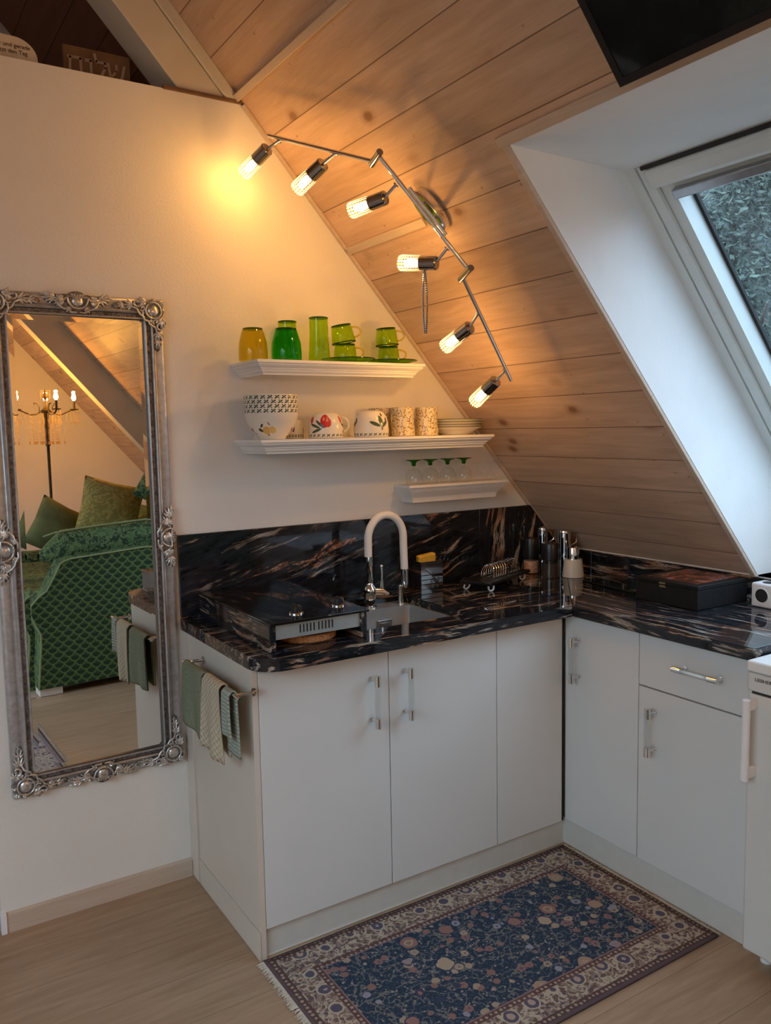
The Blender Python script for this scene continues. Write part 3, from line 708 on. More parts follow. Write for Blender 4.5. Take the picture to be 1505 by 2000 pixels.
# worktop (left run has the sink cut-out)
SX0, SX1, SY0, SY1 = .40, .822, -.520, -.100
wt = thing('worktop', 'polished black granite L-shaped worktop with orange and cream veins', 'worktop', (.6, -.3, ZB))
mb = MB(); R = .085
arc = [(R - R*cos(t), YWF + R - R*sin(t)) for t in [pi/2*k/10 for k in range(11)]]
# pieces round the cut-out: left, right, front, back
left = [(0, -.001)] + [(x, y) for x, y in arc] + [(SX0, YWF), (SX0, -.001)]
mb.prism(left, 'z', ZB, ZW)
mb.prism([(SX1, -.001), (SX1, YWF), (XWF, YWF), (XK-.002, -.052), (XK-.002, -.001)], 'z', ZB, ZW)
mb.prism([(SX0, YWF), (SX1, YWF), (SX1, SY0), (SX0, SY0)], 'z', ZB, ZW); mb.prism([(SX0, SY1), (SX1, SY1), (SX1, -.001), (SX0, -.001)], 'z', ZB, ZW)
mb.build('left_slab', M['granite_x'], wt, smooth=30)
mb = MB(); mb.prism([(XWF, YWF-.0005), (XWF, YE), (XK-.002, YE), (XK-.002, -.0525)], 'z', ZB, ZW); mb.build('right_slab', M['granite_y'], wt, smooth=30, bevel=.003)
# splashbacks
sp = thing('backsplash', 'black granite splashback panel on the wall behind the sink', 'backsplash', (.8, -.01, ZW))
mb = MB(); mb.prism([(0, ZW+.0005), (1.28, ZW+.0005), (1.28, 1.1945), (0, 1.1945)], 'y', -.018, -.0005); mb.build('splash_panel', M['granite_splash'], sp, bevel=.001)
mb = MB(); xa_ = (CZ-1.1945)/MS-.004; mb.prism([(1.2805, ZW+.0005), (XK-.016, ZW+.0005), (XK-.016, 1.0), ((CZ-1.0)/MS-.008, 1.0), (xa_, 1.1945), (1.2805, 1.1945)], 'y', -.018, -.0005); mb.build('corner_panel', M['granite_corner'], sp, bevel=.001)
mb = MB(); mb.box((XK-.015, YE, ZW+.0005), (XK-.001, -.0185, 1.0)); 
o = tag(mb.build('backsplash', M['granite_y'], bevel=.001), 'low black granite upstand along the wall under the pine slope', 'backsplash')

# sink
sk = thing('sink', 'undermounted stainless steel sink in the black worktop', 'sink', (.61, -.31, ZB-.17))
mb = MB(); z0 = ZB-.165; t = .003; bx0, bx1, by0, by1 = SX0+.012, SX1-.010, SY0+.004, -.180
def rr(x0, x1, y0, y1, r, n=5):
    P = []
    for (cx, cy, a0) in ((x1-r, y1-r, 0), (x0+r, y1-r, pi/2), (x0+r, y0+r, pi), (x1-r, y0+r, 1.5*pi)):
        for k in range(n+1): a = a0+pi/2*k/n; P.append((cx+r*cos(a), cy+r*sin(a)))
    return P
P0 = rr(bx0, bx1, by0, by1, .022); P1 = rr(bx0+.004, bx1-.004, by0+.004, by1-.004, .02); n = len(P0)
out = rr(SX0+.0005, SX1-.0005, SY0+.0005, SY1-.0005, .004)
zr = ZB-.0015+.012
vs = [(x, y, zr) for x, y in out] + [(x, y, zr) for x, y in P0] + [(x, y, z0+.02) for x, y in P1] + [(x, y, z0) for x, y in rr(bx0+.02, bx1-.02, by0+.02, by1-.02, .01)]
fs = []
for j in range(3):
    for k in range(n): fs.append((j*n+k, j*n+(k+1) % n, (j+1)*n+(k+1) % n, (j+1)*n+k))
fs.append(tuple(3*n+k for k in range(n)))
mb.add(vs, fs); mb.build('bowl', M['satin'], sk, smooth=50)
mb = MB(); ox, oz = .70, ZB-.052
for (a, b, c_, d_) in ((-.030, .030, .016, .020), (-.030, .030, -.020, -.016), (-.030, -.026, -.016, .016), (.026, .030, -.016, .016)): mb.box((ox+a, by1-.010, oz+c_), (ox+b, by1-.004, oz+d_))
mb.box((ox-.018, by1-.008, oz-.010), (ox+.018, by1-.004, oz+.010)); mb.build('overflow_cover', M['steel'], sk, bevel=.001)
mb = MB(); mb.lathe([(.0, .003), (.02, .004), (.035, .002), (.038, 0)], 24, M=Matrix.Translation((.6, -.34, z0+.001))); mb.build('drain', M['chrome'], sk)

# tap
fx, fy = .668, -.140
fa = thing('kitchen_tap', 'kitchen tap with high white hose arch and chrome base by the sink', 'tap', (fx, fy, ZW))
zd = zr
mb = MB(); mb.lathe([(0, 0), (.026, 0), (.026, .006), (.019, .010), (.017, .03), (.022, .036), (.024, .06), (.022, .075), (.014, .085), (.012, .095), (.013, .10), (.0125, .20), (0, .20)], 28, M=Matrix.Translation((fx, fy, zd)))
mb.build('tap_body', M['chrome'], fa)
pts = []; xa1, xb1 = fx-.004, fx+.150; zz = zd+.19; cxm = (xa1+xb1)/2; ra = (xb1-xa1)/2
for k in range(5): pts.append((xa1, fy, zz+.012*k))
for k in range(17): a = pi - pi*k/16; pts.append((cxm+ra*cos(a), fy, zz+.06+.088*sin(a)))
for k in range(6): pts.append((xb1+.003*k*.2, fy, zz+.055-.020*(k+1)))
mb = MB(); mb.tube(pts, .0145, 16); mb.build('hose', M['hose'], fa)
xe = pts[-1][0]; ze = pts[-1][2]
mb = MB(); mb.cyl((xe, fy, ze+.004), (xe+.002, fy, ze-.055), .0155, .0135); mb.cyl((xe+.002, fy, ze-.055), (xe+.003, fy, ze-.068), .013, .010); mb.build('spray_head', M['chrome'], fa)
mb = MB(); mb.tube([(fx+.01, fy-.005, zd+.06), (fx+.045, fy-.02, zd+.057)], .014, 16); mb.tube([(fx+.045, fy-.02, zd+.057), (fx+.060, fy-.035, zd+.048)], [.010, .005], 12); mb.tube([(fx+.040, fy-.02, zd+.065), (fx+.040, fy-.018, zd+.150)], [.007, .005], 12); mb.sphere((fx+.040, fy-.018, zd+.152), .007); mb.build('lever', M['chrome'], fa)
mb = MB(); px, py = .797, -.150; mb.lathe([(0, 0), (.014, 0), (.014, .004), (.0115, .006), (.0115, .060), (.013, .062), (.013, .070), (0, .070)], 24, M=Matrix.Translation((px, py, zd))); mb.tube([(px, py, zd+.066), (px, py, zd+.075)], .009); mb.build('hose_rest', M['chrome'], fa)['label'] = 'short chrome post beside the spray head'

# hob on granite stand
hb = thing('hob', 'black glass two-ring hob with steel front set between granite sides', 'hob', (.23, -.33, ZW))
zt_ = .997
mb = MB(); mb.box((.062, -.592, ZW+.001), (.082, -.022, .988)); mb.build('side_slab', M['granite_y'], hb, bevel=.0015)
mb = MB(); mb.box((.362, -.592, ZW+.001), (.382, -.022, .988)); mb.build('side_slab', M['granite_y'], hb, bevel=.0015)
mb = MB(); mb.box((.060, -.600, .9885), (.388, -.030, zt_)); mb.build('glass_top', M['glass_black'], hb, bevel=.002)
mb = MB(); mb.box((.0825, -.585, .944), (.3615, -.583, .988)); mb.box((.0825, -.583, .944), (.3615, -.04, .948)); 
fp_ = mb.build('front_panel', M['satin'], hb)
mb = MB()
for k in range(10):
    x = .160+.0112*k+(.0045 if k > 4 else 0); mb.box((x, -.5862, .955), (x+.0042, -.5848, .979))
mb.build('vent_slots', M['dark_void'], fp_)
for i, (x, y) in enumerate(((.182, -.520), (.337, -.498))):
    mb = MB(); mb.lathe([(0, 0), (.021, 0), (.021, .004), (.015, .007), (.014, .022), (.012, .024), (0, .024)], 22, M=Matrix.Translation((x, y, zt_))); mb.box((x-.002, y-.013, zt_+.024), (x+.002, y+.013, zt_+.027)); k = mb.build('knob', M['black'], hb)
    mb = MB(); mb.lathe([(.0212, 0), (.0222, 0), (.0222, .003), (.0212, .004)], 22, M=Matrix.Translation((x, y, zt_))); mb.box((x+.0135, y-.004, zt_+.006), (x+.016, y+.004, zt_+.022)); mb.build('knob_ring', M['chrome'], k)
mb = MB(); mb.lathe([(0, 0), (.090, 0), (.094, .004), (.094, .018), (.090, .022), (0, .022)], 48, M=Matrix.Translation((.232, -.475, ZW+.001))); tag(mb.build('cork_trivet', M['cork']), 'round cork trivet on the worktop beneath the hob', 'trivet')

# sponge caddy
cx0, cx1, cy0, cy1 = .925, 1.028, -.100, -.030
cd_ = thing('sponge_caddy', 'small square chrome caddy on the worktop behind the sink', 'caddy', (.975, -.065, ZW))
mb = MB(); z1 = ZW+.108
for (a, b) in (((cx0, cy0, ZW+.001), (cx1, cy0+.003, z1)), ((cx0, cy1-.003, ZW+.001), (cx1, cy1, z1)), ((cx0, cy0+.003, ZW+.001), (cx0+.003, cy1-.003, z1)), ((cx1-.003, cy0+.003, ZW+.001), (cx1, cy1-.003, z1)), ((cx0+.003, cy0+.003, ZW+.001), (cx1-.003, cy1-.003, ZW+.004))): mb.box(a, b)
mb.build('box', M['chrome'], cd_)
mb = MB()
for k in range(3): mb.box((cx0-.001, cy0-.0015, ZW+.018+.018*k), (cx1+.001, cy0, ZW+.021+.018*k))
mb.build('band', M['black'], cd_)
mb = MB(); mb.box((-.040, -.012, -.055), (.040, .012, .015), M=Matrix.Translation((.972, -.066, ZW+.118)) @ Matrix.Rotation(-.10, 4, 'Y') @ Matrix.Rotation(.15, 4, 'X')); tag(mb.build('sponge', M['yellow'], bevel=.004), 'yellow sponge cloth standing in the chrome caddy', 'sponge')

# draining tray and wire racks
Ax, Bx, Cx = Vector((1.011, -.229, 0)), Vector((1.093, -.317, 0)), Vector((1.415, -.183, 0)); Dx = Ax+(Cx-Bx)
ux = (Cx-Bx).normalized(); vy = (Ax-Bx); vy = (vy-ux*vy.dot(ux)).normalized()
TM = Matrix(((ux.x, vy.x, 0, Bx.x), (ux.y, vy.y, 0, Bx.y), (0, 0, 1, 0), (0, 0, 0, 1)))
tr = thing('serving_tray', 'black slab tray on white ring feet near the back wall', 'tray', tuple(TM @ Vector((.17, .06, ZW))))
zt2 = ZW+.040
mb = MB(); mb.box((0, 0, zt2-.012), (.345, .135, zt2), M=TM); mb.build('board', M['black'], tr, bevel=.003)
for (a, b, rt_) in ((.035, .018, 0), (.02, .115, 1), (.31, .02, 0), (.31, .115, 1)):
    c = TM @ Vector((a, b, ZW+.016)); mb = MB(); mb.tube([c+Vector((cos(t)*.013, -sin(t)*.006*rt_, sin(t)*.013)) for t in [radians(155+230*k/12) for k in range(13)]], .0035, 8)
    mb.box((c.x-.004, c.y-.004, zt2-.016), (c.x+.004, c.y+.004, zt2-.011)); mb.build('foot', M['white_plastic'], tr)['label'] = 'white ring foot'
def rack(loc, rot, n, lab, lean=0):
    root = thing('toast_rack', lab, 'rack', loc)
    root.rotation_euler = (0, 0, rot); mb = MB()
    for k in range(n):
        x = -.045+.09*k/(n-1); pts = [(x, -.028, .004)] + [(x+lean*.03*sin(t), -.028*cos(t), .022+.030*sin(t)) for t in [pi*j/10 for j in range(11)]] + [(x, .028, .004)]
        mb.tube(pts, .0018, 6)
    mb.tube([(-.05, -.028, .004), (.05, -.028, .004)], .002, 6); mb.tube([(-.05, .028, .004), (.05, .028, .004)], .002, 6); mb.tube([(-.05, 0, .004), (.05, 0, .004)], .002, 6)
    mb.build('wire_frame', M['chrome'], root, world=False)
    mb = MB(); mb.tube([(-.05, 0, .004), (-.072, 0, .006), (-.076, 0, .016), (-.066, 0, .024)], .002, 6); mb.build('hook', M['chrome'], root, world=False)
    return root
c = TM @ Vector((.135, .060, zt2)); rack(tuple(c), .35, 6, 'silver wire toast rack on the black tray, nearer the sink', .5)
c = TM @ Vector((.262, .060, zt2)); rack(tuple(c), .35+pi, 5, 'silver wire rack on the black tray, nearer the salt mill', .8)

# mills and jars
def mill(loc, r, h, hm, lab, fill, top):
    root = thing('spice_mill', lab, 'mill', loc, None)
    mb = MB(); mb.lathe([(0, .002), (r*.92, .002), (r*.92, hm*.8), (0, hm*.8)], 24); mb.build('filling', fill, root, world=False)
    mb = MB(); mb.lathe([(r*1.05, 0), (r*1.05, .004), (r, .006), (r*.96, hm), ], 28); mb.build('glass_body', M['clear'], root, world=False)
    mb = MB(); mb.lathe([(0, hm), (r*1.0, hm), (r*1.02, hm+.006), (r*.98, h-.004), (r*.94, h), (0, h)], 28); mb.build('cap', top, root, world=False)
    return root
mill((1.515, -.075, ZW+.001), .034, .150, .066, 'spice mill with black top and pink salt in its glass', M['pink_salt'], M['black'])
mill((1.510, -.198, ZW+.001), .040, .142, .072, 'spice mill with black top and dark peppercorns in flared glass', M['pepper'], M['black'])
root = thing('sugar_dispenser', 'white glass dispenser with a steel cap beside the mills', 'dispenser', (1.587, -.250, ZW+.001))
mb = MB(); mb.lathe([(0, 0), (.044, 0), (.045, .004), (.037, .074), (0, .074)], 28); mb.build('body', M['sugar'], root, world=False)
mb = MB(); mb.lathe([(0, .074), (.026, .074), (.025, .118), (.023, .124), (0, .124)], 24); mb.build('lid', M['chrome'], root, world=False)
def jug(loc, r, h, lab):
    root = thing('steel_jug', lab, 'jug', loc)
    mb = MB(); mb.lathe([(0, 0), (r, 0), (r*1.02, .01), (r, h-.01), (r*1.04, h), (r*.98, h+.003), (r*.5, h+.006), (0, h+.006)], 28); mb.build('body', M['chrome'], root, world=False)
    mb = MB(); mb.tube([(r*.9, -.01, h-.008), (r+.022, -.018, h-.010), (r+.024, -.018, h-.05), (r*.9, -.01, h-.065)], .003, 8); mb.build('handle', M['chrome'], root, world=False)
jug((1.588, -.068, ZW+.001), .021, .185, 'slim steel jug standing in the corner behind the mills')
jug((1.618, -.168, ZW+.001), .027, .180, 'wider steel jug with wire handle behind the sugar dispenser')
mb = MB(); mb.prism([(1.535, -.352), (1.715, -.345), (1.718, -.640), (1.50, -.640)], 'z', ZW+.001, ZW+.008); tag(mb.build('cutting_board', M['glass_board'], bevel=.002), 'dark glass board lying flat left of the black box', 'board')

# black wooden box
bxr = thing('wooden_box', 'black wooden box with printed lid and brass clasp on the right worktop', 'box', (1.58, -.83, ZW))
mb = MB(); mb.box((1.446, -.962, ZW+.001), (1.716, -.700, ZW+.068)); mb.build('body', M['blackwood'], bxr, bevel=.002)
mb = MB(); mb.box((1.444, -.964, ZW+.069), (1.718, -.698, ZW+.084)); lid = mb.build('lid', M['blackwood'], bxr, bevel=.002)
g = NG('printed_lid'); v = g.coord(); n1 = g.noise(v, 9, 3, .6, 1.0)
g.set(g.ramp(n1, [(.36, (.02, .012, .012)), (.44, (.10, .02, .012)), (.5, (.45, .10, .03)), (.56, (.25, .16, .22)), (.62, (.05, .03, .04)), (.72, (.50, .35, .05))]), .25); M['print'] = g.mat
mb = MB(); mb.box((1.475, -.935, ZW+.0842), (1.700, -.728, ZW+.0850)); mb.build('printed_picture', M['print'], lid)['label'] = 'red, orange and yellow printed picture'
mb = MB(); mb.box((1.4425, -.832, ZW+.071), (1.4445, -.806, ZW+.078)); mb.box((1.4435, -.832, ZW+.060), (1.4460, -.806, ZW+.067)); mb.build('clasp', M['brass'], bxr)
# socket cube
cu = thing('socket_cube', 'white socket cube with a round dark recess at the worktop end', 'socket', (1.69, -1.04, ZW))
ca, cb = Vector((1.655, -1.100, ZW+.001)), Vector((1.728, -1.016, ZW+.083))
mb = MB(); mb.box(ca, cb); mb.build('housing', M['white_plastic'], cu, bevel=.007, seg=3)
cc = (ca+cb)/2
mb = MB(); mb.cyl((ca.x-.0008, cc.y+.002, cc.z), (ca.x+.002, cc.y+.002, cc.z), .024, n=32); mb.cyl((cc.x, cc.y-.005, cb.z-.002), (cc.x, cc.y-.005, cb.z+.0008), .024, n=32); mb.build('socket_recess', M['dark_void'], cu)
mb = MB(); mb.tube([(ca.x-.001, cc.y+.002+.0245*cos(t), cc.z+.0245*sin(t)) for t in [2*pi*k/28 for k in range(28)]], .0015, 6, closed=True); mb.build('socket_rim', M['white_plastic'], cu)

# fridge
fr = thing('refrigerator', 'white undercounter refrigerator at the right edge of the picture', 'refrigerator', (1.42, -1.66, 0))
FX = 1.141
mb = MB(); mb.box((FX+.05, -1.935, .045), (1.70, -1.36, .856)); mb.build('body', M['fridge'], fr, bevel=.004)
mb = MB(); mb.box((FX, -1.940, .050), (FX+.047, -1.358, .795)); dfr = mb.build('door', M['fridge'], fr, bevel=.006, seg=3)
mb = MB(); mb.box((FX-.002, -1.942, .803), (FX+.047, -1.356, .855)); fas = mb.build('fascia', M['fridge'], fr, bevel=.004)
mb = MB(); mb.box((FX-.006, -1.944, .8565), (1.705, -1.354, .888)); mb.build('top_board', M['white_gloss'], fr, bevel=.006, seg=3)
mb = MB(); mb.box((FX+.006, -1.93, .796), (FX+.040, -1.365, .8025)); mb.build('door_gap', M['dark_void'], fr)
mb = MB(); mb.tube([(FX-.040, -1.380, .790), (FX-.042, -1.380, .560)], .011, 14); mb.box((FX-.040, -1.386, .755), (FX+.001, -1.374, .785)); mb.box((FX-.040, -1.386, .565), (FX+.001, -1.374, .595)); mb.build('handle', M['white_plastic'], dfr, bevel=.003)
for (x, y) in ((FX+.07, -1.39), (FX+.07, -1.90), (1.66, -1.39), (1.66, -1.90)):
    mb = MB(); mb.cyl((x, y, 0.0005), (x, y, .046), .016); mb.build('foot', M['white_plastic'], fr)
def text_mesh(name, txt, size, mat, parent, Mx, ext=.0006, align='LEFT'):
    cu_ = bpy.data.curves.new(name, 'FONT'); cu_.body = txt; cu_.size = size; cu_.extrude = ext; cu_.align_x = align
    to = bpy.data.objects.new(name+'_tmp', cu_); COL.objects.link(to); bpy.context.view_layer.update()
    me = bpy.data.meshes.new_from_object(to.evaluated_get(bpy.context.evaluated_depsgraph_get()))
    bpy.data.objects.remove(to); me.transform(Mx)
    off = Vector((0, 0, 0)); q = parent
    while q: off += q.location; q = q.parent
    me.transform(Matrix.Translation(-off)); me.materials.clear(); me.materials.append(mat)
    o = bpy.data.objects.new(name, me); COL.objects.link(o); o.parent = parent; return o
# text frame on a face looking to -x: x_text -> -y, y_text -> z
RX = Matrix(((0, 0, -1, 0), (-1, 0, 0, 0), (0, 1, 0, 0), (0, 0, 0, 1)))
text_mesh('lettering', 'LIEBHERR', .0135, M['sign_ink'], fas, Matrix.Translation((FX-.0024, -1.378, .8335)) @ RX)

# towel rail and towels on the cabinet's side
tr_ = thing('towel_rail', 'chrome towel rail on the cream cabinet side', 'towel rail', (-.03, -.4, .82))
zrl = .812
mb = MB(); mb.tube([(-.052, -.175, zrl), (-.052, -.64, zrl)], .0055, 12); mb.build('rail', M['chrome'], tr_)
for y in (-.20, -.60):
    mb = MB(); mb.tube([(.0075, y, zrl), (-.052, y, zrl)], .005, 10); mb.cyl((.0078, y, zrl), (.0035, y, zrl), .012)
    mb.build('bracket', M['chrome'], tr_)
def towel_mesh(y0, y1, lf, lb, amp, seed, r=.0095, shx=0):
    """folded over the rail at height zrl; lf / lb are front (room) and back lengths; y0 rear, y1 nearer"""
    rnd = random.Random(seed); ph = rnd.uniform(0, 6)
    prof = []
    nf = 14
    for k in range(nf+1): t = k/nf; prof.append((-r-.004*sin(t*2), -lf*(1-t)))
    for k in range(1, 8): a = pi - pi*k/8; prof.append((r*cos(a), r*sin(a)))
    for k in range(nf+1): t = k/nf; prof.append((r*(1-.3*t), -lb*t))
    mb = MB(); n = len(prof)-1
    def fn(u, v):
        i = min(n, int(round(v*n))); x, z = prof[i]; dn = max(0, -z)/max(lf, lb)
        y = y0+(y1-y0)*u; fold = amp*(.5-.5*cos(u*9+ph))*dn
        y += (.5-u)*.03*dn
        return Vector((-.052+x+(-abs(fold) if i <= nf else abs(fold)*.3)+shx*dn, y, zrl+z - (u*.012*dn if i <= nf else 0)))
    def uvf(u, v): return ((y1-y0)*u, prof[min(n, int(round(v*n)))][1])
    mb.grid(fn, 36, n, 0, uvf); return mb
tag(towel_mesh(-.205, -.372, .185, .17, .010, 3).build('hand_towel', M['towel_green'], solid=.005, smooth=60), 'sage green towel hanging at the wall end of the rail', 'towel')
tag(towel_mesh(-.392, -.520, .205, .20, .014, 5, .0125).build('hand_towel', M['towel_beige'], solid=.005, smooth=60), 'beige waffle-weave towel hanging in the middle of the rail', 'towel')
tag(towel_mesh(-.540, -.590, .120, .185, .008, 8, .0095).build('hand_towel', M['towel_stripe'], solid=.005, smooth=60), 'narrow striped grey-green cloth at the front end of the rail', 'towel')

# ================================================================== SHELVES
def shelf(a, b, d, s_, prof, lab):
    mb = MB(); vs = []; fs = []
    for (i, dz) in prof: vs += [(a+i, -.0005, s_+dz), (a+i, d+i, s_+dz), (b-i, d+i, s_+dz), (b-i, -.0005, s_+dz)]
    n = len(prof)
    for j in range(n-1):
        for k in range(4): fs.append((j*4+k, j*4+(k+1) % 4, (j+1)*4+(k+1) % 4, (j+1)*4+k))
    fs += [(0, 1, 2, 3), ((n-1)*4+3, (n-1)*4+2, (n-1)*4+1, (n-1)*4)]
    mb.add(vs, fs); return tag(mb.build('wall_shelf', M['white_gloss'], smooth=20), lab, 'shelf', None)
P1 = [(0, 0), (0, -.009), (.006, -.011), (.007, -.016), (.012, -.021), (.018, -.025), (.019, -.029), (.024, -.030), (.025, -.036), (.031, -.042), (.032, -.047)]
P3 = [(0, 0), (0, -.010), (.006, -.012), (.008, -.018), (.018, -.032), (.026, -.042), (.028, -.046), (.031, -.047), (.033, -.052), (.036, -.062), (.037, -.070)]
Z1, Z2, Z3 = 1.765, 1.507, 1.319
shelf(.213, .865, -.232, Z1, P1, 'white moulded wall shelf holding green glassware, topmost of the three')
shelf(.216, 1.184, -.232, Z2, P1, 'long white moulded wall shelf holding patterned china, in the middle')
shelf(.870, 1.357, -.112, Z3, P3, 'small white wall shelf holding stemmed glasses, lowest of the three')
e = .0008
def place(root, loc, rz=0): root.location = loc; root.rotation_euler = (0, 0, rz); return root
# tumblers
def tumbler(loc, prof, mat, rimmat, lab, name='tumbler', flute=None, rim=None):
    root = thing(name, lab, 'glass', loc)
    mb = MB(); mb.lathe(prof, 40, flute=flute); mb.build('glass_body', mat, root, world=False, smooth=60)
    mb = MB(); r, z = rim; mb.lathe([(0, z), (r*.9, z), (r, z-.002), (r*.98, z-.005), (r*.85, z-.006), (0, z-.005)], 32); mb.build('glass_base', rimmat, root, world=False)
    return root
emb = lambda a, z: .018*max(0, sin(a*14))*sin(z*110)**2
tumbler((.237, -.145, Z1+e), [(.046, 0), (.0475, .002), (.048, .03), (.0455, .06), (.038, .090), (.033, .103), (.031, .100), (.036, .088), (.0435, .06), (.046, .03), (.046, 0)], M['amber_glass'], M['green_edge'], 'upturned amber embossed tumbler at the left end of the top shelf', flute=emb, rim=(.033, .106))
tumbler((.350, -.160, Z1+e), [(.049, 0), (.0505, .002), (.051, .03), (.049, .06), (.040, .092), (.035, .108), (.033, .105), (.038, .09), (.047, .06), (.049, .03), (.049, 0)], M['deep_green_glass'], M['green_edge'], 'upturned dark green embossed tumbler beside the amber one', flute=emb, rim=(.035, .110))
tall = [(.037, 0), (.038, .002), (.0345, .05), (.0325, .09), (.032, .142), (.0300, .142), (.0305, .09), (.0325, .05), (.036, .002), (.037, 0)]
tumbler((.404, -.060, Z1+e), tall, M['green_glass'], M['green_edge'], 'tall light green glass behind the dark green tumbler', 'highball_glass', rim=(.033, .147))
tumbler((.471, -.165, Z1+e), [(r_, z_*1.03) for r_, z_ in tall], M['green_glass'], M['green_edge'], 'tall light green glass standing alone mid-shelf', 'highball_glass', rim=(.033, .151))
# green cups and saucers
def saucer(loc, lab):
    root = thing('glass_saucer', lab, 'saucer', loc)
    mb = MB(); mb.lathe([(0, .002), (.045, .002), (.06, .006), (.093, .016), (.094, .018), (.092, .018), (.06, .010), (.045, .005), (0, .005)], 48); mb.build('dish', M['green_dish'], root, world=False, smooth=60)
    mb = MB(); mb.tube([(.0935*cos(t), .0935*sin(t), .017) for t in [2*pi*k/48 for k in range(48)]], .0017, 6, closed=True); mb.build('rim', M['green_edge'], root, world=False)
def gcup(loc, lab, tilt=0, top=False):
    root = thing('glass_cup', lab, 'cup', loc); root.rotation_euler = (0, tilt, radians(-25))
    mb = MB(); mb.lathe([(.0405, 0), (.042, .002), (.040, .03), (.0365, .056), (.034, .060), (.032, .058), (.0345, .054), (.038, .03), (.0395, .002)], 36); mb.build('glass_body', M['green_glass'], root, world=False, smooth=60)
    mb = MB(); mb.lathe([(.0412, -.001), (.0428, -.001), (.0428, .003), (.0412, .003), (.0412, -.001)], 36); mb.build('lip', M['green_edge'], root, world=False)
    mb = MB(); mb.lathe([(0, .058), (.033, .058), (.0355, .0595), (.035, .0625), (0, .062)], 32); mb.build('glass_base', M['green_edge'], root, world=False)
    mb = MB(); mb.tube([(.037+.028*sin(t)**.8 if sin(t) > 0 else .037, 0, .032-.018*cos(t)) for t in [pi*k/14 for k in range(15)]], .0032, 8); mb.build('handle', M['amber_glass'], root, world=False)
saucer((.605, -.130, Z1+e), 'green glass saucer with two cups, left of the pair')
gcup((.592, -.130, Z1+.0065+e), 'lower green glass cup upturned on the left saucer')
gcup((.586, -.134, Z1+.073), 'upper green glass cup tilted on the left stack', -.16)
saucer((.797, -.112, Z1+e), 'green glass saucer with two cups, right of the pair')
gcup((.785, -.112, Z1+.0065+e), 'lower green glass cup upturned on the right saucer')
gcup((.780, -.112, Z1+.073), 'upper green glass cup tilted on the right stack', -.07)
# bowls
bowlp = [(0, .004), (.040, .004), (.042, 0), (.046, 0), (.047, .006), (.070, .030), (.083, .055), (.0895, .080), (.091, .102), (.0895, .103), (.0875, .080), (.081, .056), (.068, .033), (.045, .010), (0, .008)]
proto = None
labs = ['lowest of four nested cream bowls, its painted fruit showing', 'second bowl from the bottom of the nested stack', 'third bowl from the bottom of the nested stack', 'topmost bowl of the nested stack of four']
for k in range(4):
    if proto is None:
        mb = MB(); mb.lathe(bowlp, 64, uv=True); proto = mb.build('china_bowl', M['bowl'], smooth=60); proto.location = (.302, -.128, Z2+e); proto.rotation_euler = (0, 0, radians(-28)); o = proto
    else:
        o = proto.copy(); COL.objects.link(o); o.location = (.302, -.128, Z2+e+.0150*k); o.rotation_euler = (0, 0, radians(-28+23*k))
    tag(o, labs[k], 'bowl', 'nested bowls on the middle shelf')
def mug(loc, prof, mat, lab, hr=(.045, .02, .05), hz=.045, rz=-.5, scale=1, name='mug'):
    root = thing(name, lab, 'mug', loc); root.rotation_euler = (0, 0, rz)
    mb = MB(); mb.lathe(prof, 48, uv=True); mb.build('body', mat, root, world=False, smooth=60)
    if hr:
        r0, w_, h_ = hr; mb = MB(); mb.tube([(r0+w_*sin(t), 0, hz-h_/2*cos(t)) for t in [pi*k/12 for k in range(13)]], .0042, 8); mb.build('handle', M['china'] if mat != M['chintz'] else M['chintz'], root, world=False)
cupinv = [(.057, 0), (.060, .001), (.0615, .02), (.060, .045), (.055, .066), (.044, .082), (.030, .0885), (.026, .0885), (.025, .086), (0, .086)]
mug((.502, -.140, Z2+e), cupinv, M['redflower'], 'upturned cream cup with a red flower and green leaves', (.056, .024, .05), .045, radians(-20))
mug((.672, -.165, Z2+e), [(r_*1.02, z_*1.05) for r_, z_ in cupinv], M['greenleaf'], 'upturned cream cup with dark green leaves and blue berries', (.058, .024, .05), .047, radians(15))
mug((.412, -.066, Z2+e), [(.033, 0), (.036, .002), (.037, .03), (.034, .055), (.028, .064), (0, .066)], M['violet'], 'small cream cup with violet flowers half behind the bowls', None)
mugp = [(.041, 0), (.0435, .001), (.044, .02), (.0405, .045), (.0405, .068), (.0425, .095), (.043, .104), (.041, .105), (0, .1045)]
mug((.778, -.058, Z2+e), mugp, M['chintz'], 'chintz-patterned mug partly hidden behind the green-leaf cup', (.040, .022, .05), .05, radians(20))
mug((.822, -.145, Z2+e), mugp, M['chintz'], 'chintz-patterned mug standing in the middle of three', (.040, .022, .05), .05, radians(75))
mug((.936, -.135, Z2+e), mugp, M['chintz'], 'chintz-patterned mug beside the stacked plates', (.040, .022, .05), .05, radians(60))
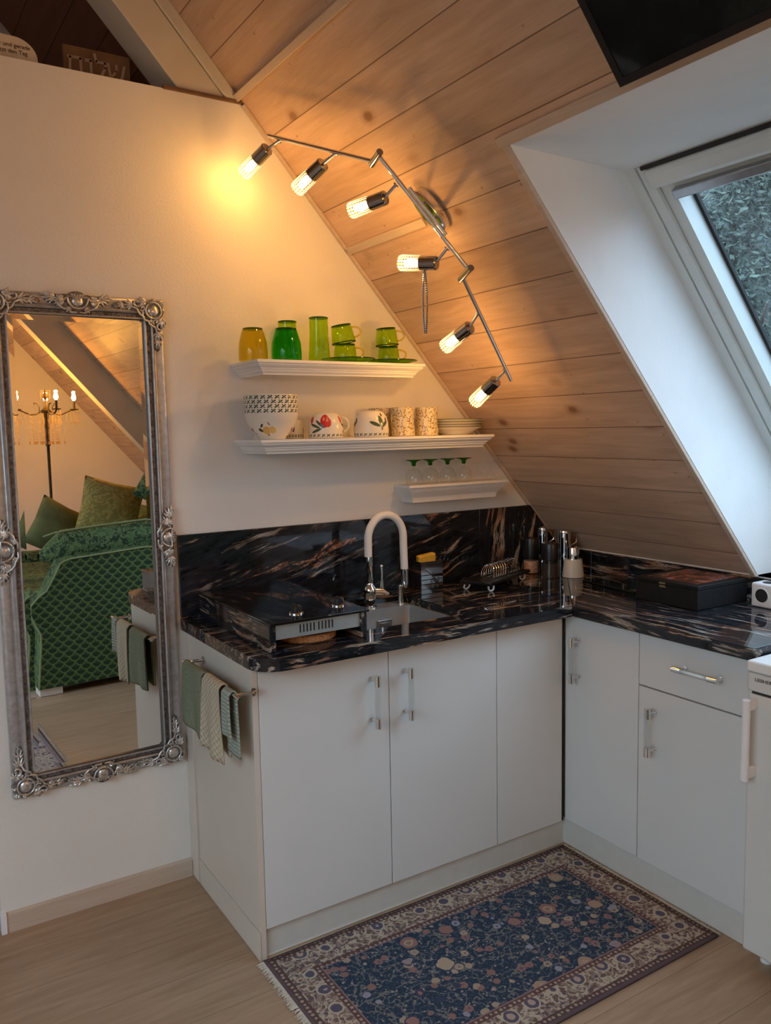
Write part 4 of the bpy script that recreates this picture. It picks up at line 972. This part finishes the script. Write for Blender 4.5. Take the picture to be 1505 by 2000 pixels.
# plates
pl = [(0, .004), (.058, .004), (.060, 0), (.064, 0), (.066, .004), (.104, .018), (.106, .020), (.104, .021), (.066, .009), (.058, .007), (0, .007)]
pd = [(0, .004), (.050, .004), (.052, 0), (.056, 0), (.058, .003), (.086, .020), (.106, .028), (.107, .030), (.105, .031), (.084, .024), (.056, .008), (0, .007)]
px, py = 1.082, -.117
pr0 = thing('deep_plate', 'deep cream plate at the bottom of the plate stack', 'plate', (px, py, Z2+e)); mb = MB(); mb.lathe(pd, 56); mb.build('dish', M['china'], pr0, world=False, smooth=60)
mb = MB(); mb.tube([(.1065*cos(t), .1065*sin(t), .030) for t in [2*pi*k/56 for k in range(56)]], .0013, 6, closed=True); mb.build('rim_line', M['china_green_rim'], pr0, world=False)
pr1 = thing('plate', 'cream plate directly above the deep plate', 'plate', (px, py, Z2+e+.0195), 'plates stacked on the middle shelf'); mb = MB(); mb.lathe(pl, 56); mb.build('dish', M['china'], pr1, world=False, smooth=60)
mb = MB(); mb.tube([(.106*cos(t), .106*sin(t), .020) for t in [2*pi*k/56 for k in range(56)]], .0013, 6, closed=True); mb.build('rim_line', M['china_green_rim'], pr1, world=False)
dup(pr1, (px, py, Z2+e+.0295), 'cream plate second from the top of the stack'); dup(pr1, (px, py, Z2+e+.0395), 'topmost cream plate of the stack')
# stemmed glasses upside down
def goblet(loc, lab):
    root = thing('wine_glass', lab, 'glass', loc, 'upturned wine glasses with green feet')
    mb = MB(); mb.lathe([(.028, 0), (.030, .001), (.0335, .018), (.031, .040), (.020, .056), (.008, .063), (.0055, .067), (.005, .071), (.0, .071)], 32); mb.lathe([(.028, .001), (.032, .018), (.0295, .040), (.019, .054), (0, .061)], 32); mb.build('bowl', M['clear'], root, world=False, smooth=60)
    mb = MB(); mb.lathe([(0, .070), (.0055, .070), (.009, .074), (.0075, .080), (.014, .088), (.032, .0935), (.0325, .095), (0, .0955)], 32); mb.build('foot', M['green_foot'], root, world=False, smooth=60); return root
g1 = goblet((.925, -.060, Z3+e), 'upturned wine glass with green foot at the left end of the lowest shelf')
for x, lb in ((1.003, 'upturned wine glass with green foot, second from the left'), (1.087, 'upturned wine glass with green foot, third from the left'), (1.168, 'upturned wine glass with green foot nearest the small clear glasses')): dup(g1, (x, -.060, Z3+e), lb)
def cordial(loc, lab):
    root = thing('cordial_glass', lab, 'glass', loc, 'small clear stemmed glasses')
    mb = MB(); mb.lathe([(.020, 0), (.022, .001), (.023, .012), (.018, .030), (.006, .040), (.0045, .044), (.0045, .060), (.008, .066), (.021, .074), (.0215, .0755), (0, .076)], 28); mb.build('bowl', M['clear'], root, world=False, smooth=60); return root
c1 = cordial((1.240, -.060, Z3+e), 'small clear glass left of the pair at the right end of the lowest shelf'); dup(c1, (1.305, -.060, Z3+e), 'small clear glass at the far right end of the lowest shelf')

# ================================================================== CEILING LAMP
fl_ = thing('ceiling_spotlight', 'chrome six-spot ceiling lamp with angled bars and ribbed glass shades', 'ceiling lamp', tuple(ceil_pt(.641*KS, -.575, .0)))
BO = .11
bars = [(Vector((.288, -.207, 2.467)), Vector((.434, -.598, 2.304))), (Vector((.428, -.632, 2.312)), Vector((.702, -.696, 2.004))), (Vector((.713, -.650, 1.992)), Vector((.981, -.563, 1.689)))]
for a, b in bars:
    mb = MB(); mb.tube([a, b], .0062, 12); mb.build('bar', M['chrome'], fl_)
for (a, b) in ((bars[0][1], bars[1][0]), (bars[1][1], bars[2][0])):
    d = (b-a).normalized(); mb = MB(); mb.tube([a-d*.016, b+d*.016], .0105, 16); mb.build('joint', M['chrome_dark'], fl_)
# mounting plate (rounded, green-reflecting chrome) and its twin rails
pc = ceil_pt(.663*KS, -.575, .0); du = Vector((1, 0, -MS)).normalized(); dn = NR; dyv = Vector((0, 1, 0))
bd = (bars[1][1]-bars[1][0]).normalized(); bw = NR.cross(bd).normalized()
mb = MB(); n = 28; vs = []
for (t, sc_) in ((.0005, 1), (.028, 1), (.034, .92)):
    for k in range(n):
        a = 2*pi*k/n; vs.append(pc + bd*(.075*sc_*cos(a)) + bw*(.036*sc_*sin(a)) + NR*t)
fs = [tuple(range(n)), tuple(range(3*n-1, 2*n-1, -1))] + [(j*n+k, j*n+(k+1) % n, (j+1)*n+(k+1) % n, (j+1)*n+k) for j in range(2) for k in range(n)]
mb.add(vs, fs); mb.build('mounting_plate', M['chrome'], fl_)
mc = (bars[1][0]+bars[1][1])/2
for s_ in (-.028, .028):
    q = pc+bd*s_; mb = MB(); mb.tube([q+NR*.032, Vector(mc)+bd*s_], .006, 10); mb.build('plate_post', M['chrome_dark'], fl_)
mb = MB(); mb.tube([mc-bd*.085+bw*.02, mc+bd*.085+bw*.02], .0055, 10); mb.build('rail', M['chrome'], fl_)
heads = [((.308, -.239, 2.445), (.276, -.212, 2.421), (-.045, .112, -.062)), ((.386, -.459, 2.357), (.358, -.427, 2.329), (-.040, .100, -.055)), ((.492, -.623, 2.239), (.468, -.598, 2.206), (-.055, .100, -.020)),
         ((.646, -.661, 2.066), (.625, -.631, 2.029), (-.062, .098, .012)), ((.803, -.608, 1.889), (.784, -.590, 1.850), (-.022, .100, -.052)), ((.954, -.561, 1.719), (.930, -.542, 1.686), (-.014, .096, -.066))]
for i, (m_, c_, d_) in enumerate(heads):
    m_, c_, d_ = Vector(m_), Vector(c_), Vector(d_).normalized()
    q = d_.to_track_quat('Z', 'Y').to_matrix().to_4x4(); T = Matrix.Translation(c_) @ q
    mb = MB(); mb.tube([m_, m_.lerp(c_, .9)], .0045, 10); mb.tube([m_-Vector((.0, .0, .0)), m_ + (m_-c_).normalized()*.004], .009, 12)
    mb.lathe([(0, -.006), (.019, -.006), (.0215, -.003), (.0215, .048), (.019, .050), (0, .050)], 28, M=T)
    sp_ = mb.build('spot_head', M['chrome_dark'], fl_)
    mb = MB(); mb.lathe([(.019, .046), (.0235, .050), (.0240, .110), (.0225, .116)], 40, M=T, uv=True); mb.build('glass_shade', M['shade'], sp_, smooth=50)
    mb = MB(); mb.lathe([(0, .050), (.008, .050), (.011, .066), (.012, .085), (.008, .100), (0, .104)], 18, M=T); mb.build('bulb', M['bulb'], sp_)
    ld = bpy.data.lights.new('spot_bulb_light', 'POINT'); ld.energy = BULB_W*(.75 if i == 0 else 1.05); ld.color = (1, .46, .085); ld.shadow_soft_size = .010
    lo = bpy.data.objects.new('spot_bulb_light', ld); COL.objects.link(lo); lo.location = c_+d_*.108
# bead chain hanging from the fourth head
c4 = Vector(heads[3][1]) + Vector(heads[3][2]).normalized()*.035
ch = []
mb = MB()
for s_ in (-1, 1):
    pts = []
    for k in range(30):
        t = k/29; pts.append(Vector((c4.x+s_*(.002+.0055*sin(t*3)), c4.y, c4.z-.022-.185*t)))
        mb.sphere(pts[-1], .0040, 8)
    mb.tube(pts, .0007, 5)
mb.tube([c4+Vector((0, 0, -.0225)), c4+Vector((-.004, 0, -.024)), c4+Vector((.004, 0, -.026))], .001, 6)
tag(mb.build('bead_chain', M['chrome']), 'silver bead chain dangling from the fourth spot of the ceiling lamp', 'chain')

# ================================================================== TV on the slope
tv = thing('television', 'black flat screen television hung on the slope above the roof window', 'television', tuple(ceil_pt(.3*KS, -1.9, .05)))
sa, sb_ = .583*KS-.56, .583*KS+.004
def sbox(s0, s1, y0, y1, o0, o1): 
    mb = MB(); slope_box(mb, s0, s1, y0, y1, o0, o1); mb.hasuv = False; return mb
ya, yb_ = -2.42, -1.449
sbox(sa, sb_, ya, yb_, .062, .098).build('casing', M['black'], tv, bevel=.003)
mb = MB(); w_ = .016
for (a, b, c_, d_) in ((sa, sb_, yb_-w_, yb_), (sa, sb_, ya, ya+w_), (sa, sa+w_, ya+w_, yb_-w_), (sb_-w_, sb_, ya+w_, yb_-w_)): slope_box(mb, a, b, c_, d_, .0981, .1010)
mb.hasuv = False; mb.build('bezel', M['black'], tv)
sbox(sa+w_, sb_-w_, ya+w_, yb_-w_, .0981, .0990).build('screen', M['screen'], tv, smooth=0)
sbox(sa+.2, sb_-.2, ya+.3, yb_-.3, .0005, .0615).build('wall_bracket', M['black'], tv)

# ================================================================== SIGNS on the wall top
sg = thing('wooden_sign', 'cream arched sign with script lettering on top of the wall', 'sign', (-.47, .04, ZT0))
mb = MB(); P = [(-.60, ZT0+.001), (-.346, ZT0+.001)]
for k in range(11): t = pi/2*k/10; P.append((-.412+.066*cos(t), ZT0+.018+.058*sin(t)))
P.append((-.60, ZT0+.080)); mb.prism(P, 'y', .030, .042); brd = mb.build('board', M['sign_cream'], sg, bevel=.002)
RY = Matrix(((1, 0, 0, 0), (0, 0, -1, 0), (0, 1, 0, 0), (0, 0, 0, 1)))
text_mesh('lettering', 'sei hier und gerade', .0165, M['sign_ink'], brd, Matrix.Translation((-.494, .0294, ZT0+.043)) @ RY)
text_mesh('lettering', 'lebe jetzt den Tag', .0165, M['sign_ink'], brd, Matrix.Translation((-.494, .0294, ZT0+.026)) @ RY)
sg2 = thing('wooden_sign', 'dark brown board with pale Hebrew letters on top of the wall', 'sign', (-.16, .10, ZT0))
mb = MB(); mb.box((-.258, .100, ZT0+.001), (-.052, .114, ZT0+.116)); brd = mb.build('board', M['sign_brown'], sg2, bevel=.002)
def stroke(mb, pts, ox, oz, s_, w):
    for (x0, z0), (x1, z1) in zip(pts, pts[1:]):
        a = Vector((ox+x0*s_, 0, oz+z0*s_)); b = Vector((ox+x1*s_, 0, oz+z1*s_)); d = (b-a).normalized(); n = Vector((-d.z, 0, d.x))*w*s_; a -= d*w*s_*.5; b += d*w*s_*.5
        mb.prism([((a+n).x, (a+n).z), ((b+n).x, (b+n).z), ((b-n).x, (b-n).z), ((a-n).x, (a-n).z)], 'y', .0975, .0998)
zl = ZT0+.034; S_ = .052
mb = MB()
stroke(mb, [(-.02, .9), (.72, .9)], -.243, zl, S_, .085); stroke(mb, [(.1, .9), (.06, .06)], -.243, zl, S_, .07); stroke(mb, [(.7, .9), (.72, .06)], -.243, zl, S_, .085); stroke(mb, [(.06, .07), (.72, .07)], -.243, zl, S_, .07)
stroke(mb, [(.0, .86), (.28, .90), (.28, .04)], -.190, zl, S_, .085)
stroke(mb, [(.0, 1.32), (.08, .90), (.62, .90), (.62, .62), (.30, .0)], -.163, zl, S_, .08)
stroke(mb, [(.0, .92), (.14, .06), (.78, .10), (.98, .92)], -.122, zl, S_, .08); stroke(mb, [(.20, .20), (.50, .55), (.50, .92)], -.122, zl, S_, .07)
mb.build('lettering', M['sign_letter'], brd, smooth=0)

# ================================================================== RUGS
def rug(name, x0, x1, y0, y1, mat, lab, fringe_dir):
    root = thing(name, lab, 'rug', ((x0+x1)/2, (y0+y1)/2, 0))
    mb = MB(); W_, H_ = x1-x0, y1-y0; rnd = random.Random(4)
    def fn(u, v): return Vector((x0+W_*u, y0+H_*v, .0055+.0006*sin(u*17)*sin(v*11)))
    mb.grid(fn, 40, 24, 0, lambda u, v: (W_*u, H_*v))
    mb.build('pile', mat, root, solid=.006)
    mb = MB()
    for xe, s_ in ((x0, -1), (x1, 1)):
        for k in range(300):
            y = y0+H_*k/300+rnd.uniform(-.001, .001); L = rnd.uniform(.012, .024)
            mb.tube([(xe-s_*.003, y, .006), (xe+s_*L*.5, y+rnd.uniform(-.003, .003), .007), (xe+s_*L, y+rnd.uniform(-.005, .005), .0025)], [.0015, .0014, .0008], 4)
    o = mb.build('fringe', M['fringe'], root); o['kind'] = 'stuff'; o['label'] = 'cream thread fringe'
rug('persian_rug', .008, 1.195, -1.245, -.592, M['rug'], 'navy Persian-pattern rug with beige border in front of the cabinets', 0)
rug('grey_rug', -.95, -.115, -2.35, -1.13, M['rug2'], 'greyish blue patterned rug seen only in the mirror', 0)

# ================================================================== MIRROR
ML, MRr, MB_, MT = -.553, -.016, .424, 1.962     # outer edges
FW = .066
mr = thing('wall_mirror', 'tall mirror in an ornate antique silver frame on the wall', 'mirror', (-.285, -.02, 1.19))
dl = .020
def MM(x, z, d): return Vector((x, -d, z))
ix0, ix1, iz0, iz1 = ML+FW, MRr-FW, MB_+FW, MT-FW
# frame profile: (distance from outer edge, depth from wall)
prof = [(0, .001), (0, .012), (.004, .018), (.012, .020), (.030, .016), (.036, .020), (.039, .030), (.044, .034), (.048, .031), (.050, .024), (.060, .024), (.0615, .029), (.065, .030), (.067, .026), (.067, .013)]
def frame_loft(mb, prof, mi_fn):
    n = len(prof); vs = []
    for (d_, h_) in prof: vs += [MM(ML+d_, MB_+d_, h_), MM(MRr-d_, MB_+d_, h_), MM(MRr-d_, MT-d_, h_), MM(ML+d_, MT-d_, h_)]
    for j in range(n-1):
        mb.add(vs[j*4:(j+2)*4], [(k, (k+1) % 4, (k+1) % 4+4, k+4) for k in range(4)], mi_fn(j))
mb = MB(); frame_loft(mb, prof, lambda j: 1 if j in (9,) else 0)
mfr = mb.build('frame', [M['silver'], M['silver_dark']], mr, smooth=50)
# beaded row
mb = MB(); d_ = .055; 
def beadrow(p, q):
    L = (q-p).length; n = int(L/.0075)
    for k in range(n): mb.sphere(p.lerp(q, (k+.5)/n), .0028, 6)
for (a, b) in (((ML+d_, MB_+d_), (ML+d_, MT-d_)), ((MRr-d_, MB_+d_), (MRr-d_, MT-d_)), ((ML+d_, MB_+d_), (MRr-d_, MB_+d_)), ((ML+d_, MT-d_), (MRr-d_, MT-d_))): beadrow(MM(a[0], a[1], .025), MM(b[0], b[1], .025))
mb.build('beading', M['silver_dark'], mfr)
# ornaments
def scroll(mb, c, r, a0, turns, h, w=.0035, dirn=1, M2=None):
    pts = []; n = 22
    for k in range(n+1):
        t = k/n; a = a0+dirn*turns*2*pi*t; rr_ = r*(1-.80*t); p = Vector((c[0]+rr_*cos(a), c[1]+rr_*sin(a), h))
        pts.append(p)
    add_tube(mb, pts, [w*(1.1-.5*k/n) for k in range(n+1)], M2)
    add_ball(mb, pts[-1], w*1.35, M2)
def add_tube(mb, pts, w, M2): mb.tube([M2 @ p for p in pts], w, 7)
def add_ball(mb, p, r, M2): mb.sphere(M2 @ p, r, 8)
def leafs(mb, base, ang, L, n, h, M2, w=.006):
    for k in range(n):
        t = k/max(1, n-1); a = ang+(t-.5)*1.6; p0 = Vector((base[0], base[1], h)); p1 = p0+Vector((cos(a), sin(a), 0))*L*(.7+.3*sin(pi*t)) + Vector((0, 0, .001))
        pm = p0.lerp(p1, .5)+Vector((0, 0, .004)); add_tube(mb, [p0, pm, p1], [w*.7, w*.95, w*.3], M2); add_ball(mb, p1, w*.5, M2)
def frameM(x, z, ang):    # local (u, v, h) -> mirror plane point, u towards frame's centre
    def rot(): return Matrix.Rotation(ang, 4, 'Z')
    B_ = Matrix(((1, 0, 0, x), (0, 0, -1, 0), (0, 1, 0, z), (0, 0, 0, 1))); return B_ @ rot()
def corner(x, z, ang, name='corner_ornament'):
    mb = MB(); M2 = frameM(x, z, ang)
    # domed boss in a ring
    pts = [Vector((.037+.025*cos(t), .037+.025*sin(t), .034)) for t in [2*pi*k/30 for k in range(30)]]
    mb.tube([M2 @ p for p in pts], .0030, 8, closed=True)
    mb.sphere(M2 @ Vector((.037, .037, .026)), .0205, 20, sc=(1, .55, 1))
    mb.cyl(M2 @ Vector((.035, .035, .004)), M2 @ Vector((.035, .035, .030)), .037, .033, 20, mi=1)
    for s_ in (0, 1):
        F = M2 @ Matrix.Diagonal((1, 1, 1, 1)) if s_ == 0 else M2 @ Matrix(((0, 1, 0, 0), (1, 0, 0, 0), (0, 0, 1, 0), (0, 0, 0, 1)))
        for (u_, v_, a_, b_) in ((.075, .030, .040, .026), (.115, .026, .036, .015), (.146, .024, .018, .009)):
            mb.sphere(F @ Vector((u_, v_, .019)), 1, 16, 1, M=(F.to_3x3().to_4x4() @ Matrix.Diagonal((a_, b_, .007, 1))))
        scroll(mb, (.088, .014), .016, radians(180), .9, .030, .0036, -1, F)
        scroll(mb, (.072, .030), .010, radians(40), .8, .032, .003, 1, F)
        add_tube(mb, [Vector(p) for p in ((.066, .060, .034), (.082, .050, .035), (.090, .034, .034), (.104, .028, .030), (.112, .020, .028))], [.0025, .0035, .0036, .003, .002], F)
        add_tube(mb, [Vector(p) for p in ((.040, .071, .034), (.056, .072, .035), (.070, .066, .034))], [.002, .0034, .0025], F)
        leafs(mb, (.060, .010), .1, .030, 5, .026, F)
        leafs(mb, (.100, .022), .0, .032, 5, .023, F, .005)
        leafs(mb, (.128, .024), .05, .026, 4, .021, F, .004)
        for k in range(7): add_ball(mb, Vector((.118+.009*k, .026+.004*sin(k*2.1), .023)), .0036-.0003*k, F)
        leafs(mb, (.012, .030), 2.4, .016, 4, .024, F, .005)
        leafs(mb, (.014, .060), 1.2, .020, 4, .024, F, .005)
    leafs(mb, (.016, .016), radians(225), .018, 5, .026, M2)
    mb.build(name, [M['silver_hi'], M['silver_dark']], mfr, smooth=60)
corner(ML, MB_, 0); corner(MRr, MB_, pi/2); corner(MRr, MT, pi); corner(ML, MT, 3*pi/2)
def centre(x, z, ang, L=.075):
    """side cartouche; local u = inward, v = along the frame"""
    mb = MB(); M2 = frameM(x, z, ang)
    pts = [Vector((.010, -.030, .034))] + [Vector((.014+.031*sin(t), -.030*cos(t), .036)) for t in [pi*k/14 for k in range(15)]] + [Vector((.010, .030, .034)), Vector((.010, 0, .034))]
    mb.tube([M2 @ p for p in pts], .0032, 8, closed=True)
    mb.sphere(M2 @ Vector((.022, 0, .028)), .019, 18, sc=(1, .5, 1))
    mb.cyl(M2 @ Vector((.022, 0, .004)), M2 @ Vector((.022, 0, .030)), .034, .030, 20, mi=1)
    for s_ in (1, -1):
        F = M2 @ Matrix.Diagonal((1, s_, 1, 1))
        for (u_, v_, a_, b_) in ((.028, .034, .028, .034), (.016, .070, .014, .026)):
            mb.sphere(F @ Vector((u_, v_, .019)), 1, 16, 1, M=(F.to_3x3().to_4x4() @ Matrix.Diagonal((a_, b_, .008, 1))))
        add_tube(mb, [Vector(p) for p in ((.056, .004, .034), (.057, .020, .036), (.048, .034, .036), (.046, .044, .035), (.036, .056, .034), (.022, .064, .030))], [.003, .0036, .0032, .0036, .003, .002], F)
        scroll(mb, (.012, .046), .012, radians(-90), .9, .032, .0034, 1, F)
        leafs(mb, (.020, .040), 1.3, .030, 6, .026, F, .006)
        leafs(mb, (.012, .064), 1.5, .034, 5, .022, F, .005)
        leafs(mb, (.006, .084), 1.6, .020, 3, .020, F, .004)
        leafs(mb, (.045, .020), 1.2, .018, 4, .030, F, .004)
    for k in range(5): add_ball(mb, Vector((.004, -.016+.008*k, .030)), .0042, M2)
    mb.build('side_ornament', [M['silver_hi'], M['silver_dark']], mfr, smooth=60)
zc = (MB_+MT)/2; xc_ = (ML+MRr)/2
centre(MRr, zc, pi, ); centre(ML, zc, 0); centre(xc_, MB_, pi/2); centre(xc_, MT, -pi/2)
# glass: the mirror hangs turned a touch on its nail; flat part plus a bevelled margin
GX0, GX1, GZ0, GZ1 = ML+.064, MRr-.064, MB_+.064, MT-.064; BW = .019; TL = .013
def gy(x): return -(.0165 + (x-xc_)*(-dl))     # turned glass
def gp(x, z, up): return Vector((x, gy(x)-up, z))
mb = MB(); xs = (GX0, GX0+BW, GX1-BW, GX1); zs_ = (GZ0, GZ0+BW, GZ1-BW, GZ1); up = BW*TL
o4 = [gp(xs[0], zs_[0], up), gp(xs[3], zs_[0], up), gp(xs[3], zs_[3], up), gp(xs[0], zs_[3], up)]
i4 = [gp(xs[1], zs_[1], 0), gp(xs[2], zs_[1], 0), gp(xs[2], zs_[2], 0), gp(xs[1], zs_[2], 0)]
b4 = [v+Vector((0, .006, 0)) for v in o4]
mb.add(i4, [(0, 1, 2, 3)]); mb.add(o4+i4, [(0, 1, 5, 4), (1, 2, 6, 5), (2, 3, 7, 6), (3, 0, 4, 7)]); 
mb.add(b4, [(3, 2, 1, 0)])
mb.build('mirror_glass', M['mirror'], mr, smooth=0)

# ================================================================== THINGS SEEN IN THE MIRROR
# sofa: faces -x, its outer arm faces the mirror
so = thing('sofa', 'green patterned sofa with scroll arms reflected in the mirror', 'sofa', (.6, -3.1, 0))
YA = -2.40
armp = [(.005, .048), (.030, .30), (.034, .375), (.0, .45), (-.018, .50), (-.012, .55), (.03, .595), (.08, .63), (.12, .70), (.165, .785), (.22, .805), (1.28, .87), (1.30, .048)]
mb = MB(); n = len(armp)
mb.add([(x, YA, z) for x, z in armp], [tuple(range(n))], 0, [(x, z) for x, z in armp])
mb.add([(x, YA-.16, z) for x, z in armp], [tuple(range(n-1, -1, -1))], 1, [(x, z) for x, z in armp])
for i in range(n):
    j = (i+1) % n; mb.add([(armp[i][0], YA, armp[i][1]), (armp[j][0], YA, armp[j][1]), (armp[j][0], YA-.16, armp[j][1]), (armp[i][0], YA-.16, armp[i][1])], [(0, 1, 2, 3)], 1)
mb.build('arm_panel', [M['scales'], M['floral']], so, smooth=40)
mb = MB(); mb.tube([(x-.0, YA+.002, z) for x, z in armp[:-1]], .0055, 8); mb.build('piping', M['piping'], so)
# floral roll over the arm
mb = MB()
def roll(u, v):
    a = 2*pi*v; x = .10+1.15*u; y = -2.66+.13*cos(a); z = .82+.11*u**.6*.6+.14*sin(a)*(.8+.2*min(1, u*4)); e_ = min(1, u*7+.15); return Vector((x, -2.66+.14*cos(a)*e_, .80+.055*u**.5+.135*sin(a)*e_))
mb.grid(roll, 24, 24); mb.build('arm_roll', M['floral'], so, smooth=60)
mb = MB(); mb.tube([(.12+1.1*t, -2.60-.02*t, .925+.075*t**.5) for t in [k/16 for k in range(17)]], .006, 8); mb.build('piping', M['piping'], so)
mb = MB(); mb.box((-.06, -4.2, .05), (.9, -2.63, .42)); mb.build('seat_base', M['floral'], so, bevel=.03, seg=4)
mb = MB(); mb.box((-.02, -4.15, .421), (.85, -2.82, .56)); mb.build('seat_cushion', M['floral'], so, bevel=.05, seg=5)
mb = MB(); mb.box((.88, -4.2, .05), (1.28, -2.63, .95)); mb.build('backrest', M['floral'], so, bevel=.08, seg=5)
mb = MB(); mb.box((-.03, -4.4, .05), (1.2, -4.21, .62)); mb.build('arm_panel', M['floral'], so, bevel=.06, seg=4)
for (x, y) in ((.01, YA-.12), (1.14, YA-.12), (.01, -4.36), (1.14, -4.36)):
    mb = MB(); mb.box((x, y-.0, 0.001), (x+.13, y+.11, .047)); mb.build('foot', M['white_gloss'], so, bevel=.003)
def cushion(c, rx, rz, s_, mat, lab, ry=0, n=16):
    root = MB(); T = Matrix.Translation(c) @ Matrix.Rotation(rz, 4, 'Z') @ Matrix.Rotation(ry, 4, 'Y') @ Matrix.Rotation(rx, 4, 'X')
    def f(sgn):
        def fn(u, v):
            a, b = u*2-1, v*2-1; t = (max(0, 1-abs(a)**2.4)*max(0, 1-abs(b)**2.4))**.5
            k = 1-.06*(1-abs(a))*abs(b)-.06*(1-abs(b))*abs(a)
            return T @ Vector((a*s_*k, sgn*.075*t, b*s_*k))
        return fn
    root.grid(f(1), n, n); root.grid(f(-1), n, n); return tag(root.build('cushion', mat, smooth=80), lab, 'cushion')
cushion((.40, -3.42, .87), .35, .0, .19, M['cushion_teal'], 'plain olive green cushion leaning on the sofa arm in the mirror', .55)
cushion((.70, -3.20, 1.00), .25, .1, .21, M['floral_gold'], 'gold patterned cushion in the middle of the sofa cushions', .28)
cushion((1.00, -2.90, 1.19), .15, .15, .17, M['floral'], 'green lattice cushion nearest the right edge of the mirror', .5)
# chandelier floor lamp
LX, LY = .475, -3.93
lampr = thing('floor_lamp', 'candelabra floor lamp with crystals reflected in the mirror', 'floor lamp', (LX, LY, 0))
mb = MB(); mb.lathe([(0, 0.001), (.14, 0.001), (.14, .012), (.03, .03), (.012, .05), (.010, 1.0), (.011, 1.45), (.020, 1.46), (.012, 1.48), (.016, 1.52), (.013, 1.56), (.017, 1.60), (.013, 1.64), (.018, 1.68), (.03, 1.70), (.035, 1.72), (.015, 1.74), (.008, 1.80), (.022, 1.82), (.005, 1.86), (0, 1.88)], 20, M=Matrix.Translation((LX, LY, 0)), flute=lambda a, z: .12*sin(a*2+z*60) if 1.45 < z < 1.7 else 0)
mb.build('pole', M['antique'], lampr)
crys = MB(); rnd = random.Random(9)
angs = [0.10, 0.10+2*pi/5, 0.10+4*pi/5, 0.10+6*pi/5, 0.10+8*pi/5]
LA = [0.0, pi, 1.35, -1.35]
for i, a in enumerate(LA):
    L = .205 if i < 2 else .17; dx_, dy_ = cos(a), sin(a)
    P = [(0, 1.72), (.03, 1.715), (.07, 1.69), (.11, 1.688), (.15, 1.705), (.18, 1.72), (L, 1.722)]
    P = [(min(u, L), z) for u, z in P]
    mb = MB(); mb.tube([(LX+dx_*u, LY+dy_*u, z) for u, z in P], .006, 8)
    mb.tube([(LX+dx_*u, LY+dy_*u, z) for u, z in ((.05, 1.70), (.045, 1.74), (.06, 1.77), (.085, 1.775), (.08, 1.76))], .004, 7)
    ex, ey = LX+dx_*L, LY+dy_*L
    mb.lathe([(0, .0), (.03, .004), (.033, .010), (.012, .012), (.009, .014), (.009, .070), (0, .070)], 16, M=Matrix.Translation((ex, ey, 1.718)))
    arm = mb.build('arm', M['antique'], lampr)
    mb = MB(); mb.lathe([(0, 0), (.010, .004), (.018, .022), (.013, .044), (.003, .060), (0, .062)], 14, M=Matrix.Translation((ex, ey, 1.790))); mb.build('candle_bulb', M['flame'], arm)
    ld = bpy.data.lights.new('candle_light', 'POINT'); ld.energy = CANDLE_W*1.6; ld.color = (1, .42, .04); ld.shadow_soft_size = .012
    lo = bpy.data.objects.new('candle_light', ld); COL.objects.link(lo); lo.location = (ex, ey, 1.852)
    for k in range(4):
        for j in range(8):
            b_ = a+k*1.57; crys.sphere((ex+.030*cos(b_), ey+.030*sin(b_), 1.715-.010*j), .0045, 6)
        crys.sphere((ex+.030*cos(b_), ey+.030*sin(b_), 1.628), .008, 6, sc=(.8, .8, 1.6))
for k in range(26):
    a = 2*pi*k/26; rr_ = .05+.10*((k % 3)/2); zb = 1.69
    for j in range(16): crys.sphere((LX+rr_*cos(a)*(1-.012*j), LY+rr_*sin(a)*(1-.012*j), zb-.0125*j), .0042, 6)
    crys.sphere((LX+rr_*cos(a)*.82, LY+rr_*sin(a)*.82, zb-.0125*16-.012), .009, 6, sc=(.8, .8, 1.7))
for k in range(8):
    a = 2*pi*k/8
    for j in range(6): crys.sphere((LX+.035*cos(a), LY+.035*sin(a), 1.865-.011*j), .004, 6)
M['crystal'] = clear_mat('lamp_crystal', (.92, .80, .60), 1, .05, 1.8, body=.25, bodycol=(1, .85, .6))
o = crys.build('crystal_drops', M['crystal'], lampr); o['kind'] = 'stuff'; o['label'] = 'strings of glass crystals'
